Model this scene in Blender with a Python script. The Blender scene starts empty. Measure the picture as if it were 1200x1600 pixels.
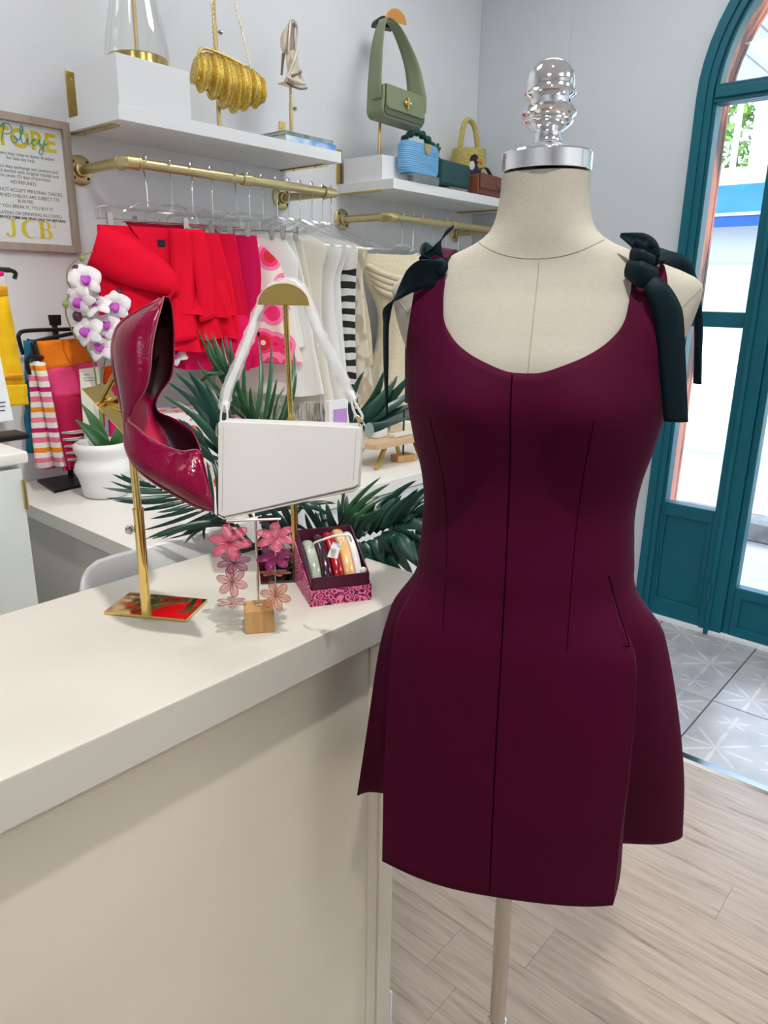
import bpy, bmesh, math, random
from mathutils import Vector, Matrix
from math import sin, cos, pi, radians, atan2, sqrt

SC = bpy.context.scene
COL = SC.collection
random.seed(7)

# ------------------------------------------------------------------ camera
CAM_Z = 1.42
F_PX, PITCH, ROLL, YAW = 1147.3, 0.28999, 0.016554, 0.857517
_fw = Vector((sin(YAW) * cos(PITCH), cos(YAW) * cos(PITCH), -sin(PITCH)))
_r = Vector((cos(YAW), -sin(YAW), 0))
_u = _r.cross(_fw)
_r2 = _r * cos(ROLL) + _u * sin(ROLL)
_u2 = -_r * sin(ROLL) + _u * cos(ROLL)
CAMP = Vector((0, 0, CAM_Z))
cd = bpy.data.cameras.new('camera')
cd.sensor_fit = 'VERTICAL'
cd.sensor_height = 36.0
cd.lens = F_PX / 1600 * 36.0
cd.clip_start = 0.02
cam = bpy.data.objects.new('camera', cd)
COL.objects.link(cam)
cam.matrix_world = Matrix(((_r2.x, _u2.x, -_fw.x, 0), (_r2.y, _u2.y, -_fw.y, 0), (_r2.z, _u2.z, -_fw.z, CAM_Z), (0, 0, 0, 1)))
SC.camera = cam

# ------------------------------------------------------------------ world, sun, exposure
w = bpy.data.worlds.new('world'); SC.world = w; w.use_nodes = True
nt = w.node_tree; nt.nodes.clear()
sky = nt.nodes.new('ShaderNodeTexSky'); sky.sky_type = 'NISHITA'; sky.sun_disc = False
sky.sun_elevation = radians(48); sky.sun_rotation = radians(60)
bg = nt.nodes.new('ShaderNodeBackground'); bg.inputs['Strength'].default_value = 1.1
wo = nt.nodes.new('ShaderNodeOutputWorld')
nt.links.new(sky.outputs[0], bg.inputs[0]); nt.links.new(bg.outputs[0], wo.inputs[0])
sd = bpy.data.lights.new('sun', 'SUN'); sd.energy = 6.0; sd.angle = radians(0.6); sd.color = (1, .96, .9)
so = bpy.data.objects.new('sun', sd); COL.objects.link(so)
so.rotation_euler = (radians(38), radians(12), radians(-60))
vs = SC.view_settings
vs.view_transform = 'Standard'; vs.look = 'None'; vs.gamma = 1.0; vs.use_curve_mapping = False
vs.exposure = 0.0

# unseen panels, last two added to brighten upright faces: (x, y, size, watts)
CEILING_PANELS = [(0.55, 1.55, .6, 11), (2.15, 1.15, .6, 22), (-1.3, -0.2, .6, 21), (0.5, -1.8, .8, 19), (2.2, -1.5, .8, 21)]
SPOT_POS, SPOT_W = (0.35, 0.12), 12

# ------------------------------------------------------------------ helpers
def at(px, py, x=None, y=None, z=None, t=None):
    """point of the measured ray that lies on a given real plane (or at depth t)"""
    d = _r2 * ((px - 600) / F_PX) - _u2 * ((py - 800) / F_PX) + _fw
    if x is not None: k = (x - CAMP.x) / d.x
    elif y is not None: k = (y - CAMP.y) / d.y
    elif z is not None: k = (z - CAMP.z) / d.z
    else: k = t
    return CAMP + d * k

def lerp(a, b, t): return a + (b - a) * t
def table(rows, z):
    """piecewise smooth lookup in rows sorted by first column"""
    if z <= rows[0][0]: return list(rows[0][1:])
    if z >= rows[-1][0]: return list(rows[-1][1:])
    for i in range(len(rows) - 1):
        if rows[i][0] <= z <= rows[i + 1][0]:
            t = (z - rows[i][0]) / (rows[i + 1][0] - rows[i][0])
            a = rows[max(i - 1, 0)]; b = rows[i]; c = rows[i + 1]; d = rows[min(i + 2, len(rows) - 1)]
            out = []
            for k in range(1, len(b)):
                h = c[0] - b[0]
                m0 = (c[k] - a[k]) / (c[0] - a[0]) * h if c[0] != a[0] else 0
                m1 = (d[k] - b[k]) / (d[0] - b[0]) * h if d[0] != b[0] else 0
                if (c[k] - b[k]) * m0 < 0: m0 = 0
                if (c[k] - b[k]) * m1 < 0: m1 = 0
                t2, t3 = t * t, t * t * t
                out.append((2*t3-3*t2+1)*b[k] + (t3-2*t2+t)*m0 + (-2*t3+3*t2)*c[k] + (t3-t2)*m1)
            return out
def crom(pts, n, closed=False):
    """n samples per span of a Catmull-Rom curve through pts"""
    P = [Vector(p) for p in pts]; out = []; m = len(P)
    for i in range(m if closed else m - 1):
        if closed: a, b, c, d = P[i-1], P[i], P[(i+1) % m], P[(i+2) % m]
        else:
            b, c = P[i], P[i+1]
            a = P[i-1] if i else b * 2 - c
            d = P[i+2] if i + 2 < m else c * 2 - b
        for k in range(n):
            t = k / n
            out.append(.5 * ((2*b) + (c-a)*t + (2*a-5*b+4*c-d)*t*t + (3*b-a-3*c+d)*t*t*t))
    if not closed: out.append(P[-1].copy())
    return out

class G:
    """collects raw geometry that becomes ONE mesh object"""
    def __init__(s): s.v = []; s.f = []
    def add(s, v, f):
        o = len(s.v); s.v += [Vector(p) for p in v]; s.f += [tuple(i + o for i in q) for q in f]; return s
    def box(s, c, d, rot=None):
        c = Vector(c); hx, hy, hz = d[0]/2, d[1]/2, d[2]/2
        v = [Vector((x, y, z)) for x in (-hx, hx) for y in (-hy, hy) for z in (-hz, hz)]
        if rot is not None: v = [rot @ p for p in v]
        return s.add([p + c for p in v], [(0,1,3,2),(4,6,7,5),(0,4,5,1),(2,3,7,6),(0,2,6,4),(1,5,7,3)])
    def bb(s, x0, x1, y0, y1, z0, z1): return s.box(((x0+x1)/2, (y0+y1)/2, (z0+z1)/2), (abs(x1-x0), abs(y1-y0), abs(z1-z0)))
    def loft(s, secs, closed=True, cap=True):
        n = len(secs[0]); v = [p for q in secs for p in q]; f = []
        for i in range(len(secs) - 1):
            for j in range(n if closed else n - 1):
                k = (j + 1) % n
                f.append((i*n+j, i*n+k, (i+1)*n+k, (i+1)*n+j))
        if cap and closed:
            f.append(tuple(range(n))[::-1]); f.append(tuple((len(secs)-1)*n + j for j in range(n)))
        return s.add(v, f)
    def tube(s, path, r, n=8, cap=True, closed=False):
        P = [Vector(p) for p in path]; m = len(P)
        R = r if isinstance(r, (list, tuple)) else [r] * m
        T = []
        for i in range(m):
            a = P[i-1] if (i or closed) else P[0]; b = P[(i+1) % m] if (i + 1 < m or closed) else P[-1]
            d = b - a; T.append(d.normalized() if d.length > 1e-9 else Vector((0, 0, 1)))
        nrm = T[0].orthogonal().normalized(); secs = []
        for i in range(m):
            nrm = (nrm - T[i] * nrm.dot(T[i]))
            nrm = nrm.normalized() if nrm.length > 1e-6 else T[i].orthogonal().normalized()
            b = T[i].cross(nrm)
            secs.append([P[i] + (nrm * cos(2*pi*k/n) + b * sin(2*pi*k/n)) * R[i] for k in range(n)])
        if closed: secs.append(secs[0]); return s.loft(secs, True, False)
        return s.loft(secs, True, cap)
    def lathe(s, prof, n=32, c=(0, 0, 0), cap=True):
        c = Vector(c)
        return s.loft([[c + Vector((r*cos(2*pi*k/n), r*sin(2*pi*k/n), z)) for k in range(n)] for r, z in prof], True, cap)
    def prism(s, out, depth, o=(0, 0, 0), ex=(1, 0, 0), ez=(0, 0, 1)):
        """outline in the plane (ex, ez), extruded by depth along ez x ex"""
        o, ex, ez = Vector(o), Vector(ex), Vector(ez); ey = ez.cross(ex)
        a = [o + ex*p[0] + ez*p[1] for p in out]; n = len(a)
        v = a + [p + ey*depth for p in a]
        f = [tuple(range(n)), tuple(range(2*n-1, n-1, -1))] + [(i, i+n, (i+1) % n + n, (i+1) % n) for i in range(n)]
        return s.add(v, f)
    def grid(s, P):
        return s.loft(P, closed=False)
    def ball(s, c, r, n=10, m=6, sc=(1, 1, 1)):
        c = Vector(c); secs = []
        for i in range(m + 1):
            a = -pi/2 + pi*i/m; q = max(cos(a), .02)
            secs.append([c + Vector((r*q*cos(2*pi*k/n)*sc[0], r*q*sin(2*pi*k/n)*sc[1], r*sin(a)*sc[2])) for k in range(n)])
        return s.loft(secs)
    def xf(s, m):
        s.v = [m @ p for p in s.v]; return s
    def build(s, name, mat, parent=None, bevel=0, seg=2, smooth=35, solid=0, sub=0, world=False, off=1):
        me = bpy.data.meshes.new(name)
        sh = parent.location if (world and parent is not None) else Vector((0, 0, 0))
        if world and parent is None:
            lo = Vector((min(p.x for p in s.v), min(p.y for p in s.v), min(p.z for p in s.v)))
            hi = Vector((max(p.x for p in s.v), max(p.y for p in s.v), lo.z)); sh = (lo + hi) / 2
        me.from_pydata([p - sh for p in s.v], [], s.f)
        bm = bmesh.new(); bm.from_mesh(me)
        bmesh.ops.remove_doubles(bm, verts=bm.verts, dist=1e-6)
        bmesh.ops.recalc_face_normals(bm, faces=bm.faces)
        if bevel:
            es = [e for e in bm.edges if len(e.link_faces) == 2 and e.calc_face_angle(0) > .5]
            bmesh.ops.bevel(bm, geom=es, offset=bevel, segments=seg, profile=.5, affect='EDGES', clamp_overlap=True)
        bm.to_mesh(me); bm.free()
        me.materials.append(mat)
        if smooth:
            for p in me.polygons: p.use_smooth = True
            me.set_sharp_from_angle(angle=radians(smooth))
        o = bpy.data.objects.new(name, me); COL.objects.link(o)
        if parent is not None: o.parent = parent
        elif world: o.location = sh
        if bevel and smooth and not sub:
            wn = o.modifiers.new('weighted', 'WEIGHTED_NORMAL'); wn.keep_sharp = True; wn.weight = 100
        if solid:
            md = o.modifiers.new('thickness', 'SOLIDIFY'); md.thickness = solid; md.offset = off
        if sub:
            md = o.modifiers.new('smooth', 'SUBSURF'); md.levels = sub; md.render_levels = sub
        return o

def tag(o, label, cat, group=None):
    o['label'] = label; o['category'] = cat
    if group: o['group'] = group
    return o
def thing(name, label, cat, loc=(0, 0, 0), rot=(0, 0, 0), group=None):
    o = bpy.data.objects.new(name, None); COL.objects.link(o)
    o.empty_display_size = .05
    o.location = loc; o.rotation_euler = rot
    return tag(o, label, cat, group)
def struct(o): o['kind'] = 'structure'; return o
def copy_tree(root, loc, rotz=None, label=None, group=None):
    r = root.copy(); COL.objects.link(r); r.location = loc
    if rotz is not None: r.rotation_euler = (root.rotation_euler[0], root.rotation_euler[1], rotz)
    if label: r['label'] = label
    if group: r['group'] = group
    for ch in list(root.children):
        c = ch.copy(); COL.objects.link(c); c.parent = r
        for g in list(ch.children):
            d = g.copy(); COL.objects.link(d); d.parent = c
    return r

# ------------------------------------------------------------------ materials
def mat(name, col, rough=.5, metal=0, var=0, vscale=8, bump=0, bscale=60, coat=0, sheen=0, alpha=1, spec=.5,
        stretch=(1, 1, 1), col2=None, trans=0, detail=3, emit=None, sss=0, ramp=(.35, .65)):
    m = bpy.data.materials.new(name); m.use_nodes = True
    N = m.node_tree.nodes; L = m.node_tree.links; b = N['Principled BSDF']
    b.inputs['Base Color'].default_value = (*col, 1); b.inputs['Roughness'].default_value = rough
    b.inputs['Metallic'].default_value = metal; b.inputs['Specular IOR Level'].default_value = spec
    if coat: b.inputs['Coat Weight'].default_value = coat; b.inputs['Coat Roughness'].default_value = .05
    if sheen:
        b.inputs['Sheen Weight'].default_value = sheen; b.inputs['Sheen Roughness'].default_value = .4
        b.inputs['Sheen Tint'].default_value = (*[min(1, c*3+.1) for c in col], 1)
    if alpha < 1: b.inputs['Alpha'].default_value = alpha
    if trans: b.inputs['Transmission Weight'].default_value = trans
    if sss: b.inputs['Subsurface Weight'].default_value = sss; b.inputs['Subsurface Radius'].default_value = (.01, .01, .01)
    if emit: b.inputs['Emission Color'].default_value = (*emit[0], 1); b.inputs['Emission Strength'].default_value = emit[1]
    if var or bump or col2:
        tc = N.new('ShaderNodeTexCoord'); mp = N.new('ShaderNodeMapping'); mp.inputs['Scale'].default_value = stretch
        L.new(tc.outputs['Object'], mp.inputs['Vector'])
    if var or col2:
        nz = N.new('ShaderNodeTexNoise'); nz.inputs['Scale'].default_value = vscale; nz.inputs['Detail'].default_value = detail
        L.new(mp.outputs[0], nz.inputs['Vector'])
        rp = N.new('ShaderNodeValToRGB'); rp.color_ramp.elements[0].position = ramp[0]; rp.color_ramp.elements[1].position = ramp[1]
        c2 = col2 if col2 else tuple(max(0, c * (1 - var)) for c in col)
        rp.color_ramp.elements[0].color = (*c2, 1); rp.color_ramp.elements[1].color = (*col, 1)
        L.new(nz.outputs['Fac'], rp.inputs[0]); L.new(rp.outputs[0], b.inputs['Base Color'])
    if bump:
        n2 = N.new('ShaderNodeTexNoise'); n2.inputs['Scale'].default_value = bscale; n2.inputs['Detail'].default_value = 4
        L.new(mp.outputs[0], n2.inputs['Vector'])
        bp = N.new('ShaderNodeBump'); bp.inputs['Strength'].default_value = bump; bp.inputs['Distance'].default_value = .003
        L.new(n2.outputs['Fac'], bp.inputs['Height']); L.new(bp.outputs[0], b.inputs['Normal'])
    return m

def clear_glass(name, tint=(1, 1, 1), gloss=.08, rough=.0):
    m = bpy.data.materials.new(name); m.use_nodes = True
    N = m.node_tree.nodes; L = m.node_tree.links; N.clear()
    o = N.new('ShaderNodeOutputMaterial'); mx = N.new('ShaderNodeMixShader'); tr = N.new('ShaderNodeBsdfTransparent')
    gl = N.new('ShaderNodeBsdfGlossy'); lw = N.new('ShaderNodeLayerWeight'); ma = N.new('ShaderNodeMath')
    tr.inputs[0].default_value = (*tint, 1); gl.inputs['Roughness'].default_value = rough
    lw.inputs['Blend'].default_value = .25; ma.operation = 'MULTIPLY_ADD'
    ma.inputs[1].default_value = .6; ma.inputs[2].default_value = gloss
    L.new(lw.outputs['Facing'], ma.inputs[0]); L.new(ma.outputs[0], mx.inputs[0])
    L.new(tr.outputs[0], mx.inputs[1]); L.new(gl.outputs[0], mx.inputs[2]); L.new(mx.outputs[0], o.inputs[0])
    return m

def node_mat(name, rough=.5):
    m = bpy.data.materials.new(name); m.use_nodes = True
    N = m.node_tree.nodes; L = m.node_tree.links; b = N['Principled BSDF']; b.inputs['Roughness'].default_value = rough
    return m, N, L, b
def ramp_node(N, stops, interp='LINEAR'):
    r = N.new('ShaderNodeValToRGB'); cr = r.color_ramp; cr.interpolation = interp
    while len(cr.elements) < len(stops): cr.elements.new(.5)
    for e, (p, c) in zip(cr.elements, stops): e.position = p; e.color = (*c, 1)
    return r
def wood_mat(name, dark, light, axis=1, scale=1.0, rough=.45, ring=14, contrast=1.0):
    """grain that runs along one object axis"""
    m, N, L, b = node_mat(name, rough)
    tc = N.new('ShaderNodeTexCoord'); oi = N.new('ShaderNodeObjectInfo'); mp = N.new('ShaderNodeMapping')
    s = [18 * scale] * 3; s[axis] = 1.1 * scale; mp.inputs['Scale'].default_value = s
    ad = N.new('ShaderNodeVectorMath'); ad.operation = 'ADD'; ml = N.new('ShaderNodeVectorMath'); ml.operation = 'SCALE'
    ml.inputs['Scale'].default_value = 13.0
    cx = N.new('ShaderNodeCombineXYZ')
    for i in range(3): L.new(oi.outputs['Random'], cx.inputs[i])
    L.new(cx.outputs[0], ml.inputs[0]); L.new(tc.outputs['Object'], ad.inputs[0]); L.new(ml.outputs[0], ad.inputs[1])
    L.new(ad.outputs[0], mp.inputs['Vector'])
    n1 = N.new('ShaderNodeTexNoise'); n1.inputs['Scale'].default_value = 1.0; n1.inputs['Detail'].default_value = 6; n1.inputs['Distortion'].default_value = .8
    L.new(mp.outputs[0], n1.inputs['Vector'])
    n2 = N.new('ShaderNodeTexNoise'); n2.inputs['Scale'].default_value = ring * .35; n2.inputs['Detail'].default_value = 3
    L.new(mp.outputs[0], n2.inputs['Vector'])
    mx = N.new('ShaderNodeMath'); mx.operation = 'MULTIPLY_ADD'; mx.inputs[1].default_value = .45
    L.new(n2.outputs['Fac'], mx.inputs[0]); L.new(n1.outputs['Fac'], mx.inputs[2])
    rp = ramp_node(N, [(.45, dark), (.62, tuple(lerp(a, c, .6) for a, c in zip(dark, light))), (.85, light)])
    L.new(mx.outputs[0], rp.inputs[0])
    hv = N.new('ShaderNodeHueSaturation'); rm = N.new('ShaderNodeMapRange')
    rm.inputs['To Min'].default_value = 1 - .16 * contrast; rm.inputs['To Max'].default_value = 1 + .1 * contrast
    L.new(oi.outputs['Random'], rm.inputs[0]); L.new(rm.outputs[0], hv.inputs['Value'])
    L.new(rp.outputs[0], hv.inputs['Color']); L.new(hv.outputs[0], b.inputs['Base Color'])
    bp = N.new('ShaderNodeBump'); bp.inputs['Strength'].default_value = .15; bp.inputs['Distance'].default_value = .002
    L.new(mx.outputs[0], bp.inputs['Height']); L.new(bp.outputs[0], b.inputs['Normal'])
    return m

M = {}
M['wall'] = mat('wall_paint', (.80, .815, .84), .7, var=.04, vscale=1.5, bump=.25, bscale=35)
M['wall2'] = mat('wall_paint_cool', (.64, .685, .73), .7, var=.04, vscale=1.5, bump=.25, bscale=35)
M['ceiling'] = mat('ceiling_paint', (.85, .85, .84), .8, bump=.1, bscale=30)
M['subfloor'] = mat('subfloor', (.30, .23, .18), .8, var=.2)
M['plank'] = wood_mat('ash_plank', (.28, .20, .145), (.54, .44, .355), axis=1, rough=.33, scale=2.6, contrast=.3)
M['teal'] = mat('teal_gloss_paint', (.004, .125, .175), .4, spec=.3, var=.12, vscale=5, bump=.12, bscale=18, stretch=(1, 1, .3))
M['coral'] = mat('coral_masonry', (.85, .30, .20), .8, col2=(.18, .10, .08), vscale=9, bump=.5, bscale=40, stretch=(1, 1, .35), ramp=(.38, .5))
M['glass'] = clear_glass('door_glass', (.97, 1, .99), .03)
M['clear'] = clear_glass('clear_plastic', (.96, .97, .97), .16, .08)
M['clear2'] = clear_glass('cloche_glass', (.99, .99, .99), .05, .02)
M['counter_top'] = mat('counter_white_paint', (.63, .60, .53), .38, var=.03, vscale=3, bump=.12, bscale=22, stretch=(.4, 3, 3))
M['counter'] = mat('counter_cream_paint', (.76, .70, .57), .45, var=.06, vscale=2.2, bump=.25, bscale=16, stretch=(.5, 1, 2.2))
M['white'] = mat('white_laminate', (.84, .85, .86), .4, bump=.03, bscale=50)
M['cab'] = mat('pale_sage_white_paint', (.76, .79, .75), .45, var=.03, bump=.1, bscale=20)
M['offwhite'] = mat('off_white_paint', (.82, .80, .74), .42, var=.03, bump=.08, bscale=20)
M['brass'] = mat('brushed_brass', (.70, .56, .27), .32, metal=1, var=.12, vscale=20, stretch=(1, 1, 1))
M['railbrass'] = mat('matte_brass_pipe', (.62, .52, .27), .38, metal=1, var=.1, vscale=25)
M['gold'] = mat('polished_gold', (.83, .60, .22), .06, metal=1)
M['gold_satin'] = mat('satin_gold', (.62, .45, .14), .22, metal=1, var=.06, vscale=40, stretch=(.1, 1, 1))
M['copper'] = mat('copper_brass', (.80, .50, .25), .2, metal=1)
M['chrome'] = mat('chrome', (.88, .89, .91), .04, metal=1)
M['steel'] = mat('brushed_steel', (.50, .48, .45), .14, metal=1)
M['wire'] = mat('hanger_wire', (.70, .71, .73), .2, metal=1)
M['black'] = mat('black_metal', (.008, .008, .009), .4, spec=.3)
M['white_plastic'] = mat('white_plastic', (.85, .85, .86), .3)
# ================================================================== THE ROOM
WY, WX = 2.21, 3.18          # back wall and door wall
X0, Y0, ZC = -2.4, -2.6, 3.05
fl = struct(G().bb(X0, 2.17, Y0, WY, -.05, -.012).build('floor', M['subfloor'], smooth=0))
PW = .14
pm = {}
for i in range(-2, 16):
    xa = 1.03 + (i - 7) * PW
    off = {7: .745, 8: .58, 11: .31}.get(i, random.uniform(-.6, .6))
    y = Y0 + ((off - Y0) % 1.22) - 1.22
    while y < WY:
        a, b = max(y, Y0), min(y + 1.22, WY)
        xb = min(xa + PW, 2.17)
        if b - a > .03 and xb > xa + .01:
            key = (round(xb - xa, 4), round(b - a, 4))
            if key not in pm:
                o = G().bb(0, xb - xa - .0005, 0, b - a - .0005, -.012, 0).build('plank', M['plank'], fl, bevel=.0004, seg=1, smooth=0)
                pm[key] = o.data
            else:
                o = bpy.data.objects.new('plank', pm[key]); COL.objects.link(o); o.parent = fl
            o.location = (xa, a, 0)
        y += 1.22

def star_tile_mat():
    m, N, L, b = node_mat('star_print_tile', .28)
    tc = N.new('ShaderNodeTexCoord')
    def star(cx, cy, R, k, sharp):
        mp = N.new('ShaderNodeMapping'); mp.inputs['Location'].default_value = (-cx, -cy, 0)
        L.new(tc.outputs['Object'], mp.inputs['Vector'])
        sx = N.new('ShaderNodeSeparateXYZ'); L.new(mp.outputs[0], sx.inputs[0])
        an = N.new('ShaderNodeMath'); an.operation = 'ARCTAN2'; L.new(sx.outputs[1], an.inputs[0]); L.new(sx.outputs[0], an.inputs[1])
        mu = N.new('ShaderNodeMath'); mu.operation = 'MULTIPLY'; mu.inputs[1].default_value = k / 2; L.new(an.outputs[0], mu.inputs[0])
        cs = N.new('ShaderNodeMath'); cs.operation = 'COSINE'; L.new(mu.outputs[0], cs.inputs[0])
        ab = N.new('ShaderNodeMath'); ab.operation = 'ABSOLUTE'; L.new(cs.outputs[0], ab.inputs[0])
        pw = N.new('ShaderNodeMath'); pw.operation = 'POWER'; pw.inputs[1].default_value = sharp; L.new(ab.outputs[0], pw.inputs[0])
        ln = N.new('ShaderNodeVectorMath'); ln.operation = 'LENGTH'; L.new(mp.outputs[0], ln.inputs[0])
        ma = N.new('ShaderNodeMath'); ma.operation = 'MULTIPLY_ADD'; ma.inputs[1].default_value = R; ma.inputs[2].default_value = .004; L.new(pw.outputs[0], ma.inputs[0])
        lt = N.new('ShaderNodeMath'); lt.operation = 'GREATER_THAN'; L.new(ma.outputs[0], lt.inputs[0]); L.new(ln.outputs['Value'], lt.inputs[1])
        return lt
    st = [star(.10, .29, .115, 8, 7), star(.29, .10, .115, 8, 7), star(.29, .29, .05, 6, 2.5), star(.10, .10, .05, 6, 2.5)]
    acc = st[0]
    for q in st[1:]:
        mx = N.new('ShaderNodeMath'); mx.operation = 'MAXIMUM'; L.new(acc.outputs[0], mx.inputs[0]); L.new(q.outputs[0], mx.inputs[1]); acc = mx
    nz = N.new('ShaderNodeTexNoise'); nz.inputs['Scale'].default_value = 9; nz.inputs['Detail'].default_value = 5
    oi = N.new('ShaderNodeObjectInfo'); va = N.new('ShaderNodeVectorMath'); va.operation = 'ADD'
    L.new(tc.outputs['Object'], va.inputs[0]); L.new(oi.outputs['Random'], va.inputs[1]); L.new(va.outputs[0], nz.inputs['Vector'])
    base = ramp_node(N, [(.3, (.33, .34, .36)), (.55, (.45, .45, .46)), (.75, (.52, .50, .47))]); L.new(nz.outputs['Fac'], base.inputs[0])
    wr = N.new('ShaderNodeMath'); wr.operation = 'MULTIPLY'; wr.inputs[1].default_value = .8
    L.new(nz.outputs['Fac'], wr.inputs[0])
    fac = N.new('ShaderNodeMath'); fac.operation = 'MULTIPLY'; L.new(acc.outputs[0], fac.inputs[0]); L.new(wr.outputs[0], fac.inputs[1])
    mix = N.new('ShaderNodeMixRGB'); mix.inputs[2].default_value = (.78, .77, .74, 1)
    L.new(fac.outputs[0], mix.inputs[0]); L.new(base.outputs[0], mix.inputs[1]); L.new(mix.outputs[0], b.inputs['Base Color'])
    return m
M['tile'] = star_tile_mat()
te = struct(G().bb(2.17, WX + .24, Y0, WY, -.05, -.01).build('floor_entry', mat('grout', (.22, .22, .23), .9), smooth=0))
TS = .395; tm = None
for i in range(3):
    for j in range(-4, 5):
        xa = 2.215 + i * .4; ya = .65 + j * .4
        if ya + TS > WY + .02: continue
        if i == 2 and not (-.15 < ya + .2 < 1.2) and False: continue
        if tm is None:
            o = G().bb(0, TS, 0, TS, -.01, .001).build('floor_tile', M['tile'], te, bevel=.0012, seg=1, smooth=0); tm = o.data
        else: o = bpy.data.objects.new('floor_tile', tm); COL.objects.link(o); o.parent = te
        o.location = (xa, ya, 0)
th = struct(G().add(*(lambda p: (p, [(0,1,2,3),(3,2,5,4),(0,3,4),(1,5,2)]))(
    [(2.168, Y0, .0005), (2.168, WY, .0005), (2.18, WY, .006), (2.18, Y0, .006), (2.214, Y0, .002), (2.214, WY, .002)])).build('trim_1', M['steel'], smooth=0))

struct(G().bb(X0 - .1, WX + .3, WY, WY + .12, -.05, ZC).build('wall_back', M['wall'], smooth=0))
struct(G().bb(X0 - .12, X0, Y0, WY, -.05, ZC).build('wall_left', M['wall'], smooth=0))
struct(G().bb(X0 - .1, WX + .3, Y0 - .12, Y0, -.05, ZC).build('wall_front', M['wall'], smooth=0))
struct(G().bb(X0 - .1, WX + .3, Y0 - .1, WY + .1, ZC, ZC + .1).build('ceiling', M['ceiling'], smooth=0))
# door wall with the arched opening
DY, DR, DZ = .525, .647, 2.15
arch = [(DY + DR * cos(a), DZ + DR * sin(a)) for a in [pi * k / 32 for k in range(33)]]
out = [(Y0, -.05), (DY - DR, -.05)] + arch[::-1] + [(DY + DR, -.05), (WY, -.05), (WY, ZC), (Y0, ZC)]
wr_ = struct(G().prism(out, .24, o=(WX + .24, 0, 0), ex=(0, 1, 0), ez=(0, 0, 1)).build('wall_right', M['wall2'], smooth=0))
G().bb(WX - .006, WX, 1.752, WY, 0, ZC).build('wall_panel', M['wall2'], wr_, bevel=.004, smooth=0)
struct(G().bb(WX - .012, WX, 1.19, 1.752, 0, .10).build('baseboard_right', M['white'], smooth=0))
struct(G().bb(X0, WX, WY - .012, WY, 0, .10).build('baseboard_back', M['white'], smooth=0))
# coral painted masonry reveal outside the frame
def arch_band(r0, r1, x0, x1, z0=0.0, n=32):
    g = G(); P = []
    for rr in (r1, r0):
        P.append([(DY + rr, z0)] + [(DY + rr * cos(pi*k/n), DZ + rr * sin(pi*k/n)) for k in range(n + 1)] + [(DY - rr, z0)])
    secs = [[Vector((x0, *P[0][i])), Vector((x1, *P[0][i])), Vector((x1, *P[1][i])), Vector((x0, *P[1][i]))] for i in range(len(P[0]))]
    return g.loft(secs)
struct(arch_band(DR - .024, DR + .12, WX + .241, WX + .262, -.05).build('trim_2', M['coral']))
struct(arch_band(DR - .022, DR - .001, WX + .082, WX + .24, -.05).build('trim_3', M['coral']))

# ------------------------------------------------------------------ arched teal door set
door = thing('door_1', 'teal painted arched glazed door with narrow sidelights', 'door', (WX, DY, 0)); struct(door)
del door['category']
def dbox(name, y0, y1, z0, z1, x0=.012, x1=.075, m='teal', bev=.004, par=None):
    return G().bb(x0, x1, y0 - DY, y1 - DY, z0, z1).build(name, M[m], par or door, bevel=bev, smooth=0)
fr = arch_band(DR - .048, DR, -.012, .08, 0); fr.v = [p - Vector((0, DY, 0)) for p in fr.v]
fr.build('door_frame', M['teal'], door, bevel=.003)
f2 = arch_band(DR - .062, DR - .046, .004, .06, 0); f2.v = [p - Vector((0, DY, 0)) for p in f2.v]
f2.build('frame_bead', M['teal'], door)
f3 = arch_band(DR - .024, DR + .012, -.022, .0, 0); f3.v = [p - Vector((0, DY, 0)) for p in f3.v]
f3.build('architrave', M['teal'], door, bevel=.003)
dbox('transom_bar', DY - DR + .05, DY + DR - .05, 2.133, 2.198, -.004)
dbox('transom_bead', DY - DR + .055, DY + DR - .055, 2.148, 2.183, -.014, 0)
for s in (1, -1):
    def Y(v): return DY + s * (v - DY)
    a, b = sorted((Y(.895), Y(.80)))
    dbox('mullion', a, b, 0, 2.14, -.004)
    a, b = sorted((Y(.868), Y(.848))); dbox('mullion_bead', a, b, 0, 2.14, -.016, 0)
    a, b = sorted((Y(1.125), Y(.895)))
    dbox('lock_rail', a, b, 1.308, 1.368)
    pn = dbox('bottom_panel', a, b, 0.0, .55, .02)
    dbox('panel_rail', a, b, .495, .552, .008, .03, par=pn); dbox('panel_rail', a, b, 0, .10, .008, .03, par=pn)
    c, d = sorted((Y(1.125), Y(1.10))); dbox('panel_stile', c, d, .1, .5, .008, .03, par=pn)
    c, d = sorted((Y(.92), Y(.895))); dbox('panel_stile', c, d, .1, .5, .008, .03, par=pn)
    dbox('glass_pane', a, b, .552, 1.308, .038, .043, 'glass', 0)
    dbox('glass_pane', a, b, 1.368, 2.133, .038, .043, 'glass', 0)
dl, dr = DY - .275, DY + .275
dbox('door_stile', DY + .245, DY + .275, 0.01, 2.13); dbox('door_stile', DY - .275, DY - .245, 0.01, 2.13)
dbox('door_rail', DY - .245, DY + .245, 2.07, 2.13)
lp = dbox('door_kick_panel', DY - .245, DY + .245, .012, .235, .02)
dbox('panel_rail', DY - .245, DY + .245, .195, .24, .008, .03, par=lp); dbox('panel_rail', DY - .245, DY + .245, .012, .06, .008, .03, par=lp)
dbox('panel_stile', DY + .215, DY + .245, .06, .2, .008, .03, par=lp); dbox('panel_stile', DY - .245, DY - .215, .06, .2, .008, .03, par=lp)
dbox('glass_pane', DY - .245, DY + .245, .24, 2.07, .038, .043, 'glass', 0)
hg = G().tube([(-.02, .867 - DY, .16), (-.02, .867 - DY, .24)], .008); hg.build('hinge', M['teal'], door)
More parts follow.
